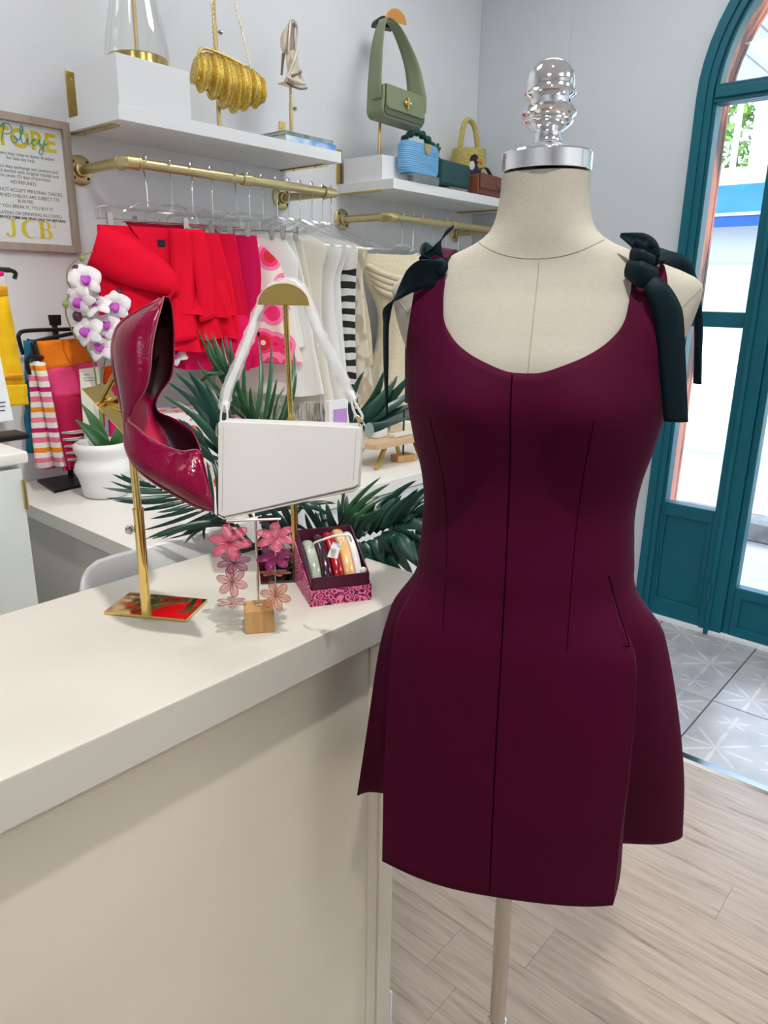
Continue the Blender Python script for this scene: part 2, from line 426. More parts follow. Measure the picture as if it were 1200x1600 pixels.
hd = G().tube([(-.005, -.26, 1.02), (-.05, -.26, 1.02), (-.05, -.16, 1.02)], .009); hd.build('door_handle', M['steel'], door)
ag = [(0 + (DR - .05) * cos(pi*k/24), (DR - .05) * sin(pi*k/24)) for k in range(25)]
G().prism(ag, .005, o=(.043, 0, 2.19), ex=(0, 1, 0), ez=(0, 0, 1)).build('fanlight_pane', M['glass'], door, smooth=0)
dbox('threshold', DY - DR, DY + DR, 0, .02, -.01, .24, 'white', .003)

# ------------------------------------------------------------------ outside, beyond the door
M['pave'] = mat('pale_pavement', (.62, .60, .57), .9, var=.15, vscale=4, bump=.3, bscale=20)
struct(G().bb(WX + .24, 30, -22, 26, -.12, -.02).build('ground', M['pave'], smooth=0))
M['porch'] = mat('porch_white', (.80, .80, .80), .6)
pc = struct(G().bb(WX + .28, WX + 2.6, -3, 5, 2.78, 2.86).build('porch_ceiling', M['porch'], smooth=0))
for k in range(26):
    yy = -2.2 + k * .2
    G().bb(WX + .28, WX + 2.6, yy, yy + .185, 2.755, 2.779).build('ceiling_slat', M['porch'], pc, smooth=0)
# ================================================================== SALES COUNTER
CT, CFY, CBY, CRX = .95, .69, 1.09, .947
sc_ = thing('sales_counter', 'cream painted sales counter with flat panelled front', 'counter', (.2, .9, 0))
def cb(name, x0, x1, y0, y1, z0, z1, m='counter', bev=.003): return G().bb(x0, x1, y0, y1, z0, z1).build(name, M[m], sc_, bevel=bev, world=True)
cb('front_panel', -1.4, .83, .720, .745, .02, .889, bev=.001)
cb('corner_post', .826, .866, .712, .76, 0, .889)
cb('post_bead', .80, .828, .7165, .73, .02, .889, bev=.004)
cb('side_panel', .836, .862, .76, 1.06, .02, .889, bev=.001)
cb('inner_shelf', -1.38, .835, .746, 1.05, .45, .475)
cb('kick_board', .866, .874, .712, 1.06, 0, .09, 'white', .002)
cb('end_panel', -1.42, -1.39, .72, 1.06, 0, .889)
ct = G().bb(-1.45, CRX, CFY, CBY, .89, CT).build('worktop_slab', M['counter_top'], bevel=.003, world=True)
tag(ct, 'thick white painted worktop slab of the sales counter', 'countertop')

# ================================================================== DRESS FORM
FO, FRZ, FLEAN = (.824, .444, 0), -1.152788, -.016
form = thing('dress_form', 'cream linen dress form torso on a steel pole with chrome neck finial', 'dress form', FO, (0, FLEAN, FRZ))
M['linen'] = mat('cream_linen', (.44, .41, .345), .85, var=.04, vscale=120, bump=.14, bscale=500)
TORSO = [  # z, half width, front depth, back depth
    (.88, .138, .090, .10), (1.00, .140, .092, .105), (1.10, .128, .085, .085), (1.16, .122, .082, .075), (1.25, .138, .095, .082), (1.30, .148, .100, .090),
    (1.346, .157, .096, .095), (1.376, .170, .084, .098), (1.406, .179, .070, .096), (1.425, .182, .060, .090), (1.436, .178, .056, .086),
    (1.447, .157, .052, .078), (1.458, .128, .050, .070), (1.469, .102, .049, .064), (1.479, .079, .049, .058), (1.493, .061, .049, .053),
    (1.521, .052, .048, .049), (1.556, .0495, .048, .048)]
def fdepth(s, D, p=2.3): return D * max(0, 1 - abs(s) ** p) ** (1 / p)
def bust(u, z): return .017 * (math.exp(-(((u-.07)/.05)**2 + ((z-1.295)/.05)**2)) + math.exp(-(((u+.07)/.05)**2 + ((z-1.295)/.05)**2)))
def torso_section(z, grow=0, n=64):
    A, Df, Db = table(TORSO, z); A += grow; out = []
    for k in range(n):
        a = 2*pi*k/n; c, s = cos(a), sin(a)
        e = 2/2.3
        x = A * math.copysign(abs(c)**e, c); yy = math.copysign(abs(s)**e, s)
        y = yy * ((Db if s > 0 else Df) + grow)
        if s < 0: y -= bust(x, z) * abs(yy)
        out.append(Vector((x, y, z)))
    return out
zs = [.88 + i * .03 for i in range(16)] + [1.35 + i * .0075 for i in range(28)]
zs = [z for z in zs if z <= 1.556]
G().loft([torso_section(z) for z in zs]).build('torso', M['linen'], form, smooth=60)
# seams of the cover
M['seam'] = mat('cream_seam', (.33, .30, .245), .9)
def tfront(u, z, off=0):
    A, Df, Db = table(TORSO, z); s = max(-1, min(1, u / A)); return -fdepth(s, Df) - bust(u, z) - off
G().tube([(.003, tfront(.003, z, -.0004), z) for z in [1.32 + i*.006 for i in range(24)]], .0009, 6).build('front_seam', M['seam'], form)
rs = []
for k in range(33):
    a = pi + pi * k / 32; e = 2/2.3
    A, Df, Db = table(TORSO, 1.482)
    rs.append((A * math.copysign(abs(cos(a))**e, cos(a)), -Df * abs(sin(a))**e - .0003, 1.482 - .022 * abs(sin(a))**2 + .0))
rs = [(x, min(y, tfront(x, z, -.0003)) if abs(x) < .07 else y, z) for x, y, z in rs]
G().tube([(p[0], tfront(p[0], p[2], -.0003), p[2]) for p in rs[3:-3]], .0009, 6).build('neck_seam', M['seam'], form)
for s in (-1, 1):
    pts = []
    for k in range(15):
        t = k / 14; u = s * lerp(.178, .150, t); z = lerp(1.428, 1.398, t) ; pts.append((u, tfront(u, z, -.0002), z))
    G().tube(pts, .0008, 6).build('shoulder_seam', M['seam'], form)
G().lathe([(.0505, 1.5555), (.0512, 1.556), (.0512, 1.5735), (.0500, 1.5755), (.049, 1.576), (.004, 1.5765)], 64).build('neck_cap', M['chrome'], form, smooth=30)
G().lathe([(.0205, 1.5763), (.0215, 1.578), (.0215, 1.5835), (.020, 1.585), (.0165, 1.5865), (.0155, 1.589), (.0155, 1.5965), (.017, 1.598), (.021, 1.6005),
           (.0255, 1.604), (.0275, 1.6075), (.0262, 1.610), (.0300, 1.6135), (.0308, 1.6155), (.0272, 1.6225), (.0245, 1.6240), (.0222, 1.6255), (.0222, 1.6300), (.0245, 1.6315),
           (.0285, 1.6335), (.0292, 1.6352), (.0275, 1.6375), (.0262, 1.6400), (.0265, 1.6450), (.0258, 1.6510), (.0238, 1.6570), (.0205, 1.6625), (.0155, 1.6670), (.009, 1.6697), (.001, 1.671)], 48).build('finial', M['chrome'], form, smooth=35)
G().lathe([(.0125, .28), (.0125, .92)], 32).build('pole', M['steel'], form)
G().lathe([(.0165, .05), (.0165, .262), (.0175, .266), (.0175, .272), (.0155, .275), (.0165, .279), (.0155, .283), (.0125, .285)], 32).build('pole_collar', M['chrome'], form)
G().lathe([(.15, 0), (.15, .006), (.13, .012), (.05, .02), (.022, .05), (.018, .06)], 48).build('base', M['steel'], form)

# ================================================================== BURGUNDY DRESS
M['crepe'] = mat('burgundy_crepe', (.062, .0012, .019), .7, sheen=.05, var=.12, vscale=6, bump=.12, bscale=700, spec=.08)
M['crepe_in'] = mat('burgundy_lining', (.07, .006, .02), .7)
M['crepe_seam'] = mat('burgundy_seam', (.012, .0, .004), .9, spec=.0)
M['satin'] = mat('dark_teal_satin', (.002, .012, .018), .6, bump=.1, bscale=200, spec=.15)
dress = thing('dress', 'sleeveless burgundy dress with scoop neck and dark teal shoulder bows, worn by the dress form', 'dress', FO, (0, FLEAN, FRZ))
BOD = [(1.085, .140, .108, .092), (1.122, .1365, .104, .088), (1.157, .134, .100, .084), (1.20, .138, .100, .084), (1.25, .150, .106, .09), (1.298, .158, .111, .096),
       (1.346, .160, .104, .101), (1.376, .172, .091, .103), (1.406, .181, .077, .100), (1.425, .184, .067, .095), (1.436, .181, .062, .09),
       (1.447, .162, .058, .082), (1.458, .134, .056, .074), (1.469, .112, .040, .050), (1.476, .108, .020, .03)]
def AD(z): return table(BOD, z)[0] if z < 1.33 else .1598
def bod_pt(s, z, front=True):
    A, Df, Db = table(BOD, z); u = s * AD(z); s = max(-1, min(1, u / A))
    return Vector((u, -fdepth(s, Df) - bust(u, z) * 1.1, z)) if front else Vector((u, fdepth(s, Db), z))
NECK = [(0, 1.338), (.018, 1.3393), (.038, 1.346), (.065, 1.358), (.086, 1.373), (.1005, 1.394), (.1045, 1.428), (.107, 1.462), (.120, 1.4645), (.1345, 1.456), (.141, 1.436), (.146, 1.393), (.154, 1.346), (.158, 1.312)]
BACKN = [(0, 1.36), (.05, 1.37), (.085, 1.395), (.10, 1.43), (.104, 1.462), (.118, 1.4645), (.1345, 1.456), (.143, 1.43), (.150, 1.39), (.156, 1.346), (.158, 1.312)]
# straps closing over the shoulder
for sg in (1, -1):
    secs = []
    for k in range(9):
        a = pi * k / 8
        yy = lerp(-.046, .05, k/8); zz = 1.460 + .012 * sin(a)
        secs.append([Vector((sg*.1035, yy, zz + .002)), Vector((sg*.119, yy, zz + .0045)), Vector((sg*.1355, yy, zz - .004)), Vector((sg*.1355, yy, zz - .007)), Vector((sg*.1035, yy, zz - .002))])
    G().loft(secs).build('shoulder_strap', M['crepe'], dress)
SKR = [(.66, .151, -.103, .162, .020, .248, .072), (.76, .151, -.100, .155, -.010, .238, .055), (.86, .153, -.098, .150, -.035, .220, .035), (.96, .151, -.095, .143, -.052, .196, .02),
       (1.02, .144, -.090, .138, -.060, .177, .01), (1.056, .130, -.083, .130, -.064, .160, .0), (1.09, .112, -.068, .117, -.062, .140, 0)]
SKL = [(.66, .160, -.120, .186, .020, .238, .005), (.76, .162, -.108, .172, -.015, .222, 0), (.83, .162, -.100, .166, -.030, .212, 0), (.94, .159, -.088, .157, -.045, .195, 0),
       (1.02, .150, -.078, .149, -.050, .172, 0), (1.056, .141, -.066, .142, -.048, .157, 0), (1.09, .128, -.046, .131, -.040, .140, 0)]
SKF = [(.66, -.136, .135), (.76, -.134, .128), (.86, -.129, .12), (.96, -.122, .11), (1.02, -.116, .102), (1.056, -.112, .096), (1.09, -.1075, .0915)]
def skirt_half(z, tab):
    ae, ye, ai, yi, as_, ys = table(tab, z); yf, yb = table(SKF, z)
    front = [Vector((lerp(0, ae, k/14), yf + (ye - yf) * (k/14)**2.6, z)) for k in range(15)]
    pl_ = [Vector((lerp(ae, ai, k/5) + .004*sin(pi*k/5), lerp(ye, yi, k/5), z)) for k in range(1, 5)]
    side = crom([(ai, yi, z), (lerp(ai, as_, .72), lerp(yi, ys, .42), z), (as_, ys, z), (as_*.80, lerp(ys, yb, .68), z), (as_*.42, yb*.96, z), (0, yb, z)], 6)
    out = front + pl_ + side
    A, Df, Db = table(BOD, 1.09); ae1, _, ai1 = table(tab, 1.09)[:3]
    a0 = math.asin(ai1 / A); ns = len(side)
    eq = [math.asin(ae1 * k / 14 / A) for k in range(15)] + [math.asin(lerp(ae1, ai1, k/5) / A) for k in range(1, 5)]
    eq += [lerp(a0, pi/2, k/12) if k <= 12 else lerp(pi/2, pi, (k-12)/(ns-13)) for k in range(ns)]
    f = max(0, min(1, (z - 1.0) / .09)); f = f*f*(3 - 2*f)
    if f > 0:                      # melt into the bodice section at the waist
        for p, a in zip(out, eq):
            u = A * sin(a); s_ = abs(u) / A
            y = -fdepth(s_, Df) if a < pi/2 else fdepth(s_, Db)
            p.x = lerp(p.x, u, f); p.y = lerp(p.y, y, f)
    return out, eq
def poly_at(P, q):
    x = max(0, min(.99999, q)) * (len(P) - 1); i = int(x); return P[i].lerp(P[i+1], x - i)
body = G()
ZH = [lerp(.66, 1.09, i / 44) for i in range(45)]
for sg, tab in ((1, SKR), (-1, SKL)):
    halves = [skirt_half(z, tab) for z in ZH]; eq = halves[0][1]
    ang = []
    for a_, b_ in zip(eq[:-1], eq[1:]):
        n_ = max(1, math.ceil((b_ - a_) / .022)); ang += [lerp(a_, b_, k/n_) for k in range(n_)]
    ang.append(pi)
    ang = sorted(set([round(q, 6) for q in ang] + [round(pi/2, 6)]))
    NB = crom([(u, z, 0) for u, z in NECK], 10); BB = crom([(u, z, 0) for u, z in BACKN], 10)
    for front in (True, False):
        cols = []
        for a in [q for q in ang if (q <= pi/2 + 1e-5 if front else q >= pi/2 - 1e-5)]:
            i = 0
            while i < len(eq) - 2 and eq[i+1] < a: i += 1
            t = 0 if eq[i+1] - eq[i] < 1e-9 else max(0, min(1, (a - eq[i]) / (eq[i+1] - eq[i])))
            col = []
            for z, (pts, _) in zip(ZH, halves):
                p = pts[i].lerp(pts[i+1], t); fz_ = (1.09 - z) / .43
                col.append(Vector((p.x * sg, p.y, z + .004 * fz_ * sin(p.x * sg * 22) - .004 * fz_)))
            b = poly_at(NB, a / (pi/2)) if front else poly_at(BB, (pi - a) / (pi/2))
            sT = min(1, b.x / AD(b.y)); sB = sin(a)
            for k in range(1, 29):
                tt = k / 28; zz = lerp(1.09, b.y, tt)
                col.append(bod_pt(lerp(sB, sT, tt**1.3) * sg, zz, front))
            cols.append(col)
        body.grid(cols)
body.build('bodice_and_skirt', M['crepe'], dress, smooth=48, solid=.0024, off=-1)
def sk_front(u, z):
    tab = SKR if u > 0 else SKL
    ae, ye = table(tab, z)[:2]; yf, _ = table(SKF, z); return yf + (ye - yf) * (abs(u)/ae)**2.6
def dress_front(u, z):
    if z > 1.088:
        A = AD(z); return bod_pt(u / A, z).y - .0004
    return sk_front(u, z) - .0003
def seam(name, pts, r=.0008):
    rows = crom([(u, z, 0) for u, z in pts], 8)
    G().tube([(p.x, dress_front(p.x, p.y) + .0002, p.y) for p in rows], r, 6).build(name, M['crepe_seam'], dress)
seam('center_seam', [(-.013, 1.336), (-.011, 1.256), (-.011, 1.179), (-.009, 1.054), (-.008, .894), (-.006, .662)])
seam('dart', [(-.109, 1.283), (-.093, 1.198), (-.086, 1.121), (-.084, 1.018)], .0004)
seam('dart', [(.078, 1.292), (.071, 1.226), (.067, 1.144), (.068, 1.015)], .0004)
seam('pocket_slit', [(.108, 1.10), (.122, 1.062), (.138, 1.024), (.131, 1.022)], .0007)

def ribbon(name, path, widths, wdir, m, parent, thick=.0012, n=8, sag=0, twist=None, world=False):
    """strip along path; wdir is a vector or a list of vectors giving the width direction"""
    m_ = len(path)
    ext = [(*p, w_) for p, w_ in zip(path, widths)]
    P = crom([Vector(p) for p in path], n); Wd = []
    for i in range(m_ - 1):
        for k in range(n): Wd.append(lerp(widths[i], widths[i+1], k/n))
    Wd.append(widths[-1])
    dirs = wdir if isinstance(wdir, list) else [wdir] * m_
    D = []
    for i in range(m_ - 1):
        for k in range(n): D.append(Vector(dirs[i]).lerp(Vector(dirs[i+1]), k/n))
    D.append(Vector(dirs[-1]))
    rows = []
    for i, p in enumerate(P):
        t = (P[min(i+1, len(P)-1)] - P[max(i-1, 0)]).normalized()
        d = D[i].normalized(); nn = t.cross(d).normalized()
        rows.append([p + d * Wd[i] * q / 2 + nn * sag * (1 - q*q) * Wd[i] for q in (-1, -.5, 0, .5, 1)])
    return G().grid(rows).build(name, m, parent, smooth=60, solid=thick, off=0, world=world)
# shoulder bow on the form's right shoulder (viewer's left)
SA = M['satin']
ribbon('ribbon_tail', [(-.106, -.052, 1.444), (-.130, -.062, 1.443), (-.154, -.055, 1.432), (-.178, -.030, 1.412), (-.188, -.012, 1.385), (-.190, -.006, 1.335), (-.1895, -.004, 1.268)],
       [.030, .034, .034, .026, .020, .017, .006], [(0, -.3, 1), (0, -.3, 1), (.3, -.2, 1), (.8, -.5, .6), (.6, -.8, 0), (.6, -.8, 0), (.6, -.8, 0)], SA, dress, sag=.12)
ribbon('ribbon_tail', [(-.118, .02, 1.466), (-.150, .055, 1.445), (-.178, .085, 1.41), (-.186, .095, 1.36), (-.187, .098, 1.27)], [.024, .026, .026, .026, .026],
       [(0, .5, .8), (.2, .6, .8), (.5, -.4, .6), (.6, -.7, 0), (.6, -.7, 0)], SA, dress, sag=.1)
ribbon('bow_loop', [(-.112, -.042, 1.455), (-.124, -.046, 1.468), (-.116, -.044, 1.481), (-.099, -.036, 1.497)], [.016, .030, .026, .004], [(1, -.2, .2), (1, 0, .5), (.7, 0, .7), (.4, 0, .9)], SA, dress, sag=.13)
ribbon('bow_loop', [(-.112, -.045, 1.452), (-.134, -.052, 1.457), (-.137, -.035, 1.469), (-.116, -.030, 1.462)], [.014, .024, .026, .014], [(0, -.5, 1), (.2, -.6, 1), (.4, .2, 1), (0, .2, 1)], SA, dress, sag=.2)
G().ball((-.112, -.049, 1.452), .011, 16, 10, (1.0, .6, .95)).build('bow_knot', SA, dress, smooth=80)
# the other shoulder
ribbon('ribbon_tail', [(.120, -.060, 1.437), (.132, -.066, 1.424), (.144, -.064, 1.400), (.152, -.060, 1.36), (.159, -.056, 1.32), (.165, -.052, 1.284)],
       [.016, .024, .030, .028, .027, .026], [(1, .1, .5), (1, .1, .5), (1, .1, .3), (1, .1, .05), (1, .1, 0), (1, .1, 0)], SA, dress, sag=.1)
ribbon('ribbon_tail', [(.118, .01, 1.468), (.140, .03, 1.462), (.165, .05, 1.448), (.184, .052, 1.40), (.190, .05, 1.35), (.193, .05, 1.316)], [.02, .022, .02, .013, .011, .012],
       [(0, .6, .8), (.2, .6, .8), (.6, -.2, .7), (.7, -.7, 0), (.7, -.7, 0), (.7, -.7, 0)], SA, dress, sag=.1)
ribbon('bow_loop', [(.112, -.046, 1.452), (.118, -.052, 1.470), (.106, -.048, 1.477), (.088, -.042, 1.4835)], [.022, .030, .018, .004], [(1, -.1, -.2), (.9, 0, -.6), (.5, 0, .8), (.3, 0, .9)], SA, dress, sag=.13)
ribbon('bow_loop', [(.113, -.046, 1.450), (.122, -.048, 1.464), (.126, -.030, 1.472), (.118, -.02, 1.465)], [.022, .030, .026, .016], [(1, -.1, -.3), (.9, 0, -.5), (.8, .4, -.3), (1, 0, 0)], SA, dress, sag=.2)
ribbon('bow_knot', [(.098, -.052, 1.448), (.112, -.066, 1.442), (.128, -.054, 1.437)], [.016, .026, .022], [(.1, -.2, 1), (.1, -.2, 1), (.1, -.2, 1)], SA, dress, thick=.003, sag=.12)
ribbon('bow_wrap', [(.101, -.050, 1.463), (.112, -.062, 1.459), (.125, -.052, 1.455)], [.012, .016, .012], [(.1, -.2, 1)] * 3, SA, dress, thick=.002, sag=.12)
# ================================================================== WALL FIXTURES
SF = WY - .285      # shelf front plane
def shelf(x0, x1, ztop, thick, label, brk):
    t = thing('wall_shelf', label, 'shelf', (x0, WY, ztop), group='white wall shelves')
    G().bb(0, x1 - x0, -.285, -.001, -thick, 0).build('shelf_board', M['white'], t, bevel=.0012)
    for bx in brk:
        b = G().bb(bx, bx + .028, -.004, 0, 0, .125).bb(bx, bx + .028, -.22, -.0, -thick - .005, -thick - .0005).build('bracket', M['gold_satin'], t, bevel=.001)
        for q in (.03, .105): G().tube([(bx + .014, -.0045, q), (bx + .014, -.0065, q)], .0042, 10).build('screw', M['brass'], b)
        for q in (-.06, -.17): G().tube([(bx + .014, q, -thick - .0055), (bx + .014, q, -thick - .0075)], .0042, 10).build('screw', M['brass'], b)
    return t
shelf(1.143, 1.972, 1.878, .035, 'long white wall shelf on brass brackets above the pink and red tops', (.012, .80))
shelf(2.247, 3.165, 1.828, .035, 'white wall shelf near the corner holding the row of small handbags', (-.012, .80))

def rail(x0, x1, z, label, fl_x, elbow=True):
    """brass pipe clothes rail on two flanged arms"""
    t = thing('clothes_rail', label, 'clothes rail', (x0, WY, z), group='brass pipe clothes rails')
    r = .0135; dep = .26; L_ = x1 - x0
    G().tube([(0, -dep, 0), (L_, -dep, 0)], r, 20).build('rail_pipe', M['railbrass'], t)
    for ex in fl_x:
        G().tube([(ex, -.006, 0), (ex, -dep, 0)], r, 20).build('arm_pipe', M['railbrass'], t)
        pr = [(.041, 0), (.041, .006), (.037, .009), (.021, .010), (.020, .022), (.017, .024), (.0137, .024)]
        f = G().loft([[Vector((ex + a*cos(2*pi*k/28), -h, a*sin(2*pi*k/28))) for k in range(28)] for a, h in pr]).build('flange', M['railbrass'], t)
        for k in range(4):
            a = pi/4 + k*pi/2; G().tube([(ex + .030*cos(a), -.0085, .030*sin(a)), (ex + .030*cos(a), -.0102, .030*sin(a))], .0045, 10).build('screw_hole', M['black'], f)
        sg = 1 if ex < L_ / 2 else -1
        G().tube([(ex, -dep + .032, 0), (ex, -dep + .006, 0), (ex + sg*.004, -dep, 0), (ex + sg*.01, -dep, 0), (ex + sg*.034, -dep, 0)], [.0175, .0175, .018, .0175, .0175], 20).build('elbow', M['railbrass'], t)
        G().tube([(ex + sg*.030, -dep, 0), (ex + sg*.036, -dep, 0)], .0192, 20).tube([(ex, -dep + .034, 0), (ex, -dep + .028, 0)], .0192, 20).build('elbow_bead', M['railbrass'], t)
    if L_ > .5: G().tube([(L_*.49, -dep, 0), (L_*.49 + .034, -dep, 0)], .0172, 20).build('coupling', M['railbrass'], t)
    return t
RZ, RZ2, RY = 1.748, 1.698, WY - .26
rail(1.171, 1.965, RZ, 'brass pipe clothes rail carrying the red and white garments', (0, .775))
rail(2.262, 3.05, RZ2, 'brass pipe clothes rail by the corner carrying the cream knits', (0, .775))

# ------------------------------------------------------------------ framed shop policy
FX0, FX1, FZ0, FZ1 = .862, 1.1435, 1.518, 1.866
pf = thing('framed_sign', 'framed shop policy poster with yellow and teal heading on wall', 'framed sign', ((FX0+FX1)/2, WY, FZ0))
M['frame_wood'] = wood_mat('taupe_frame_wood', (.30, .23, .18), (.46, .37, .30), axis=2, rough=.6)
fw_, fd = .020, .022
def fb(x0, x1, z0, z1): return G().bb(x0, x1, WY - fd, WY - .001, z0, z1).build('frame_rail', M['frame_wood'], pf, bevel=.0012, world=True)
fb(FX0, FX0 + fw_, FZ0, FZ1); fb(FX1 - fw_, FX1, FZ0, FZ1); fb(FX0 + fw_, FX1 - fw_, FZ0, FZ0 + fw_); fb(FX0 + fw_, FX1 - fw_, FZ1 - fw_, FZ1)
ps = G().bb(FX0 + fw_, FX1 - fw_, WY - .006, WY - .002, FZ0 + fw_, FZ1 - fw_).build('poster_sheet', mat('poster_paper', (.80, .82, .82), .5), pf, world=True, smooth=0)
M['ink'] = mat('ink_grey', (.03, .035, .04), .6); M['ink_y'] = mat('ink_yellow', (.72, .60, .02), .6); M['ink_t'] = mat('ink_teal', (.02, .33, .36), .6)
M['ink_pale'] = mat('ink_pale_gold', (.62, .55, .28), .6)
def text(body, size, x, z, m, parent, y=WY - .0064, align='CENTER', sx=1, bold=0, rotz=0, name='lettering', shear=0, world=True):
    c = bpy.data.curves.new(name, 'FONT'); c.body = body; c.size = size; c.align_x = align; c.align_y = 'CENTER'; c.offset = bold; c.shear = shear; c.resolution_u = 3
    o = bpy.data.objects.new('tmp', c); COL.objects.link(o)
    me = bpy.data.meshes.new_from_object(o.evaluated_get(bpy.context.evaluated_depsgraph_get()))
    bpy.data.objects.remove(o); bpy.data.curves.remove(c)
    me.materials.clear(); me.materials.append(m)
    me.name = name
    q = bpy.data.objects.new(name, me); COL.objects.link(q); q.parent = parent
    q.location = (Vector((x, y, z)) - parent.location) if world else Vector((x, y, z)); q.rotation_euler = (pi/2, 0, rotz); q.scale = (sx, 1, 1)
    return q
pcx = (FX0 + FX1) / 2
def fz(fr): return FZ1 - fr * (FZ1 - FZ0)
text('STORE', .066, pcx + .004, fz(.175), M['ink_y'], pf, sx=1.0, bold=.0018)
lines = [('Customers may reserve items in store', .288), ('for one day only.', .32), ('Customers may exchange any unworn and', .382), ('unwashed item(s) with original receipt and', .415),
         ('within seven (7) days of purchase.', .449), ('NO REFUNDS.', .492), ('WE DO NOT ACCEPT PERSONAL CHECKS.', .552), ('RETURNED CHECKS ARE SUBJECT TO', .593), ('$100 FEE.', .63),
         ('IF YOU BREAK IT, YOU BUY IT.', .672), ('NO EATING OR DRINKING ALLOWED', .722)]
for s_, f_ in lines: text(s_, .0122, pcx, fz(f_), M['ink'], pf, sx=.96 if s_[0] == 'C' or s_[:2] == 'un' else .93)
text('*SERVICE ITEMS ARE FINAL SALE. NO RETURNS', .0092, pcx + .012, fz(.755), M['black'], pf, bold=.0003, shear=.15)
def glyph(outline, cx, cz, m, name='letter'):
    G().prism([(cx + x, cz + z) for x, z in outline], .0006, o=(0, WY - .0070, 0)).build(name, m, pf, world=True, smooth=0)
jz = fz(.90)
def circ(cx, cz, rx, rz_, a0, a1, n=18): return [(cx + rx*cos(radians(lerp(a0, a1, k/n))), cz + rz_*sin(radians(lerp(a0, a1, k/n)))) for k in range(n + 1)]
# J: serif, thick stem, hooked foot
glyph([(-.006, .046), (.018, .046), (.018, .044), (.014, .043), (.014, .012)] + circ(.000, .010, .014, .011, 0, -160) + [(-.012, .009), (-.006, .010), (-.003, .002), (.003, .003), (.005, .012), (.005, .043), (-.006, .044)], pcx - .052, jz, M['ink_y'])
glyph(circ(0, .023, .023, .0245, 50, 310, 26) + circ(.0040, .023, .0155, .0222, 305, 55, 26), pcx + .002, jz, M['ink_y'])
glyph([(-.020, .046), (-.004, .046), (-.004, 0), (-.020, 0), (-.020, .002), (-.015, .003), (-.015, .043), (-.020, .044)], pcx + .046, jz, M['ink_y'])
glyph([(-.006, .046), (.004, .046)] + circ(.004, .035, .012, .011, 90, -90) + [(-.006, .024), (-.006, .0255), (.001, .0255)] + circ(.002, .035, .006, .0095, -90, 90) + [(-.006, .0445)], pcx + .046, jz, M['ink_y'])
glyph([(-.006, .0245), (.005, .0245)] + circ(.005, .01225, .0145, .01225, 90, -90) + [(-.006, 0), (-.006, .0015), (.001, .0015)] + circ(.002, .01225, .0075, .0108, -90, 90) + [(-.006, .0235)], pcx + .046, jz, M['ink_y'])
text('2', .024, pcx + .074, fz(.79), M['ink_pale'], pf)
# looping script word over the heading, pen strokes
PEN = {'P': [(-.058, -.012), (-.052, .006), (-.047, .022), (-.050, .024), (-.056, .016), (-.046, .026), (-.034, .024), (-.030, .014), (-.038, .006), (-.050, .005)],
       'o': [(-.030, .004), (-.034, -.003), (-.030, -.010), (-.023, -.009), (-.021, -.002), (-.026, .003), (-.024, -.003), (-.016, -.003)],
       'l': [(-.016, -.003), (-.008, .010), (-.004, .024), (-.008, .026), (-.011, .014), (-.010, -.004), (-.006, -.010), (.000, -.006)],
       'i': [(.000, -.006), (.005, .003), (.004, -.006), (.007, -.010), (.012, -.006)],
       'c': [(.012, -.006), (.020, .002), (.024, .002), (.019, .003), (.014, -.004), (.017, -.010), (.024, -.009), (.029, -.004)],
       'y': [(.029, -.004), (.034, .004), (.033, -.004), (.037, -.008), (.043, -.002), (.046, .006), (.042, -.012), (.036, -.026), (.030, -.027), (.031, -.019), (.042, -.009), (.054, -.001)]}
for q in PEN.values():
    G().tube(crom([(pcx + .018 + x*1.15, WY - .0078, fz(.168) + z*1.2) for x, z in q], 6), .0011, 5).build('script_stroke', M['ink_t'], pf, world=True)
G().ball((pcx + .018 + .0065*1.15, WY - .0078, fz(.168) + .011*1.2), .0017, 8, 6).build('script_dot', M['ink_t'], pf, world=True)

# ================================================================== THINGS ON THE LONG SHELF
ZS1 = 1.8782
b1 = G().bb(1.150, 1.372, SF + .004, SF + .225, ZS1, 2.0).build('display_plinth', M['white'], bevel=.0015, world=True)
tag(b1, 'plain white display box standing on the long shelf under the glass cloche', 'display box')
cl = thing('glass_cloche', 'tall clear glass cloche with brass base and centre rod on white box', 'cloche', (1.292, SF + .13, 2.0005))
G().lathe([(.078, 0), (.082, .003), (.082, .032), (.080, .035), (.002, .035)], 48).build('base', M['gold_satin'], cl, smooth=30)
G().lathe([(.0865, 0), (.0865, .05), (.078, .10), (.064, .16), (.056, .22), (.05, .30), (.042, .345), (.025, .372), (.002, .38)], 48, cap=False).build('glass_dome', M['clear2'], cl, smooth=60)
G().lathe([(.0055, .035), (.0055, .27), (.012, .272), (.012, .28), (.002, .285)], 20).build('rod', M['brass'], cl)

def stand_pole(t, h1, h2, r=.006, m='brass', base=.05, square=True):
    if square: G().bb(-base, base, -base, base, 0, .004).build('base_plate', M[m], t, bevel=.0008)
    else: G().lathe([(base, 0), (base, .004), (.003, .005)], 32).build('base_plate', M[m], t)
    G().tube([(0, 0, .003), (0, 0, h1)], r, 16).build('lower_pole', M[m], t)
    G().tube([(0, 0, h1 - .02), (0, 0, h2)], r * .72, 16).build('upper_pole', M[m], t)
    k = G().tube([(r*.6, 0, h1 - .015), (r + .010, 0, h1 - .015)], .003, 10).tube([(r + .009, 0, h1 - .015), (r + .016, 0, h1 - .015)], .0065, 14)
    k.build('clamp_knob', M['steel'], t)

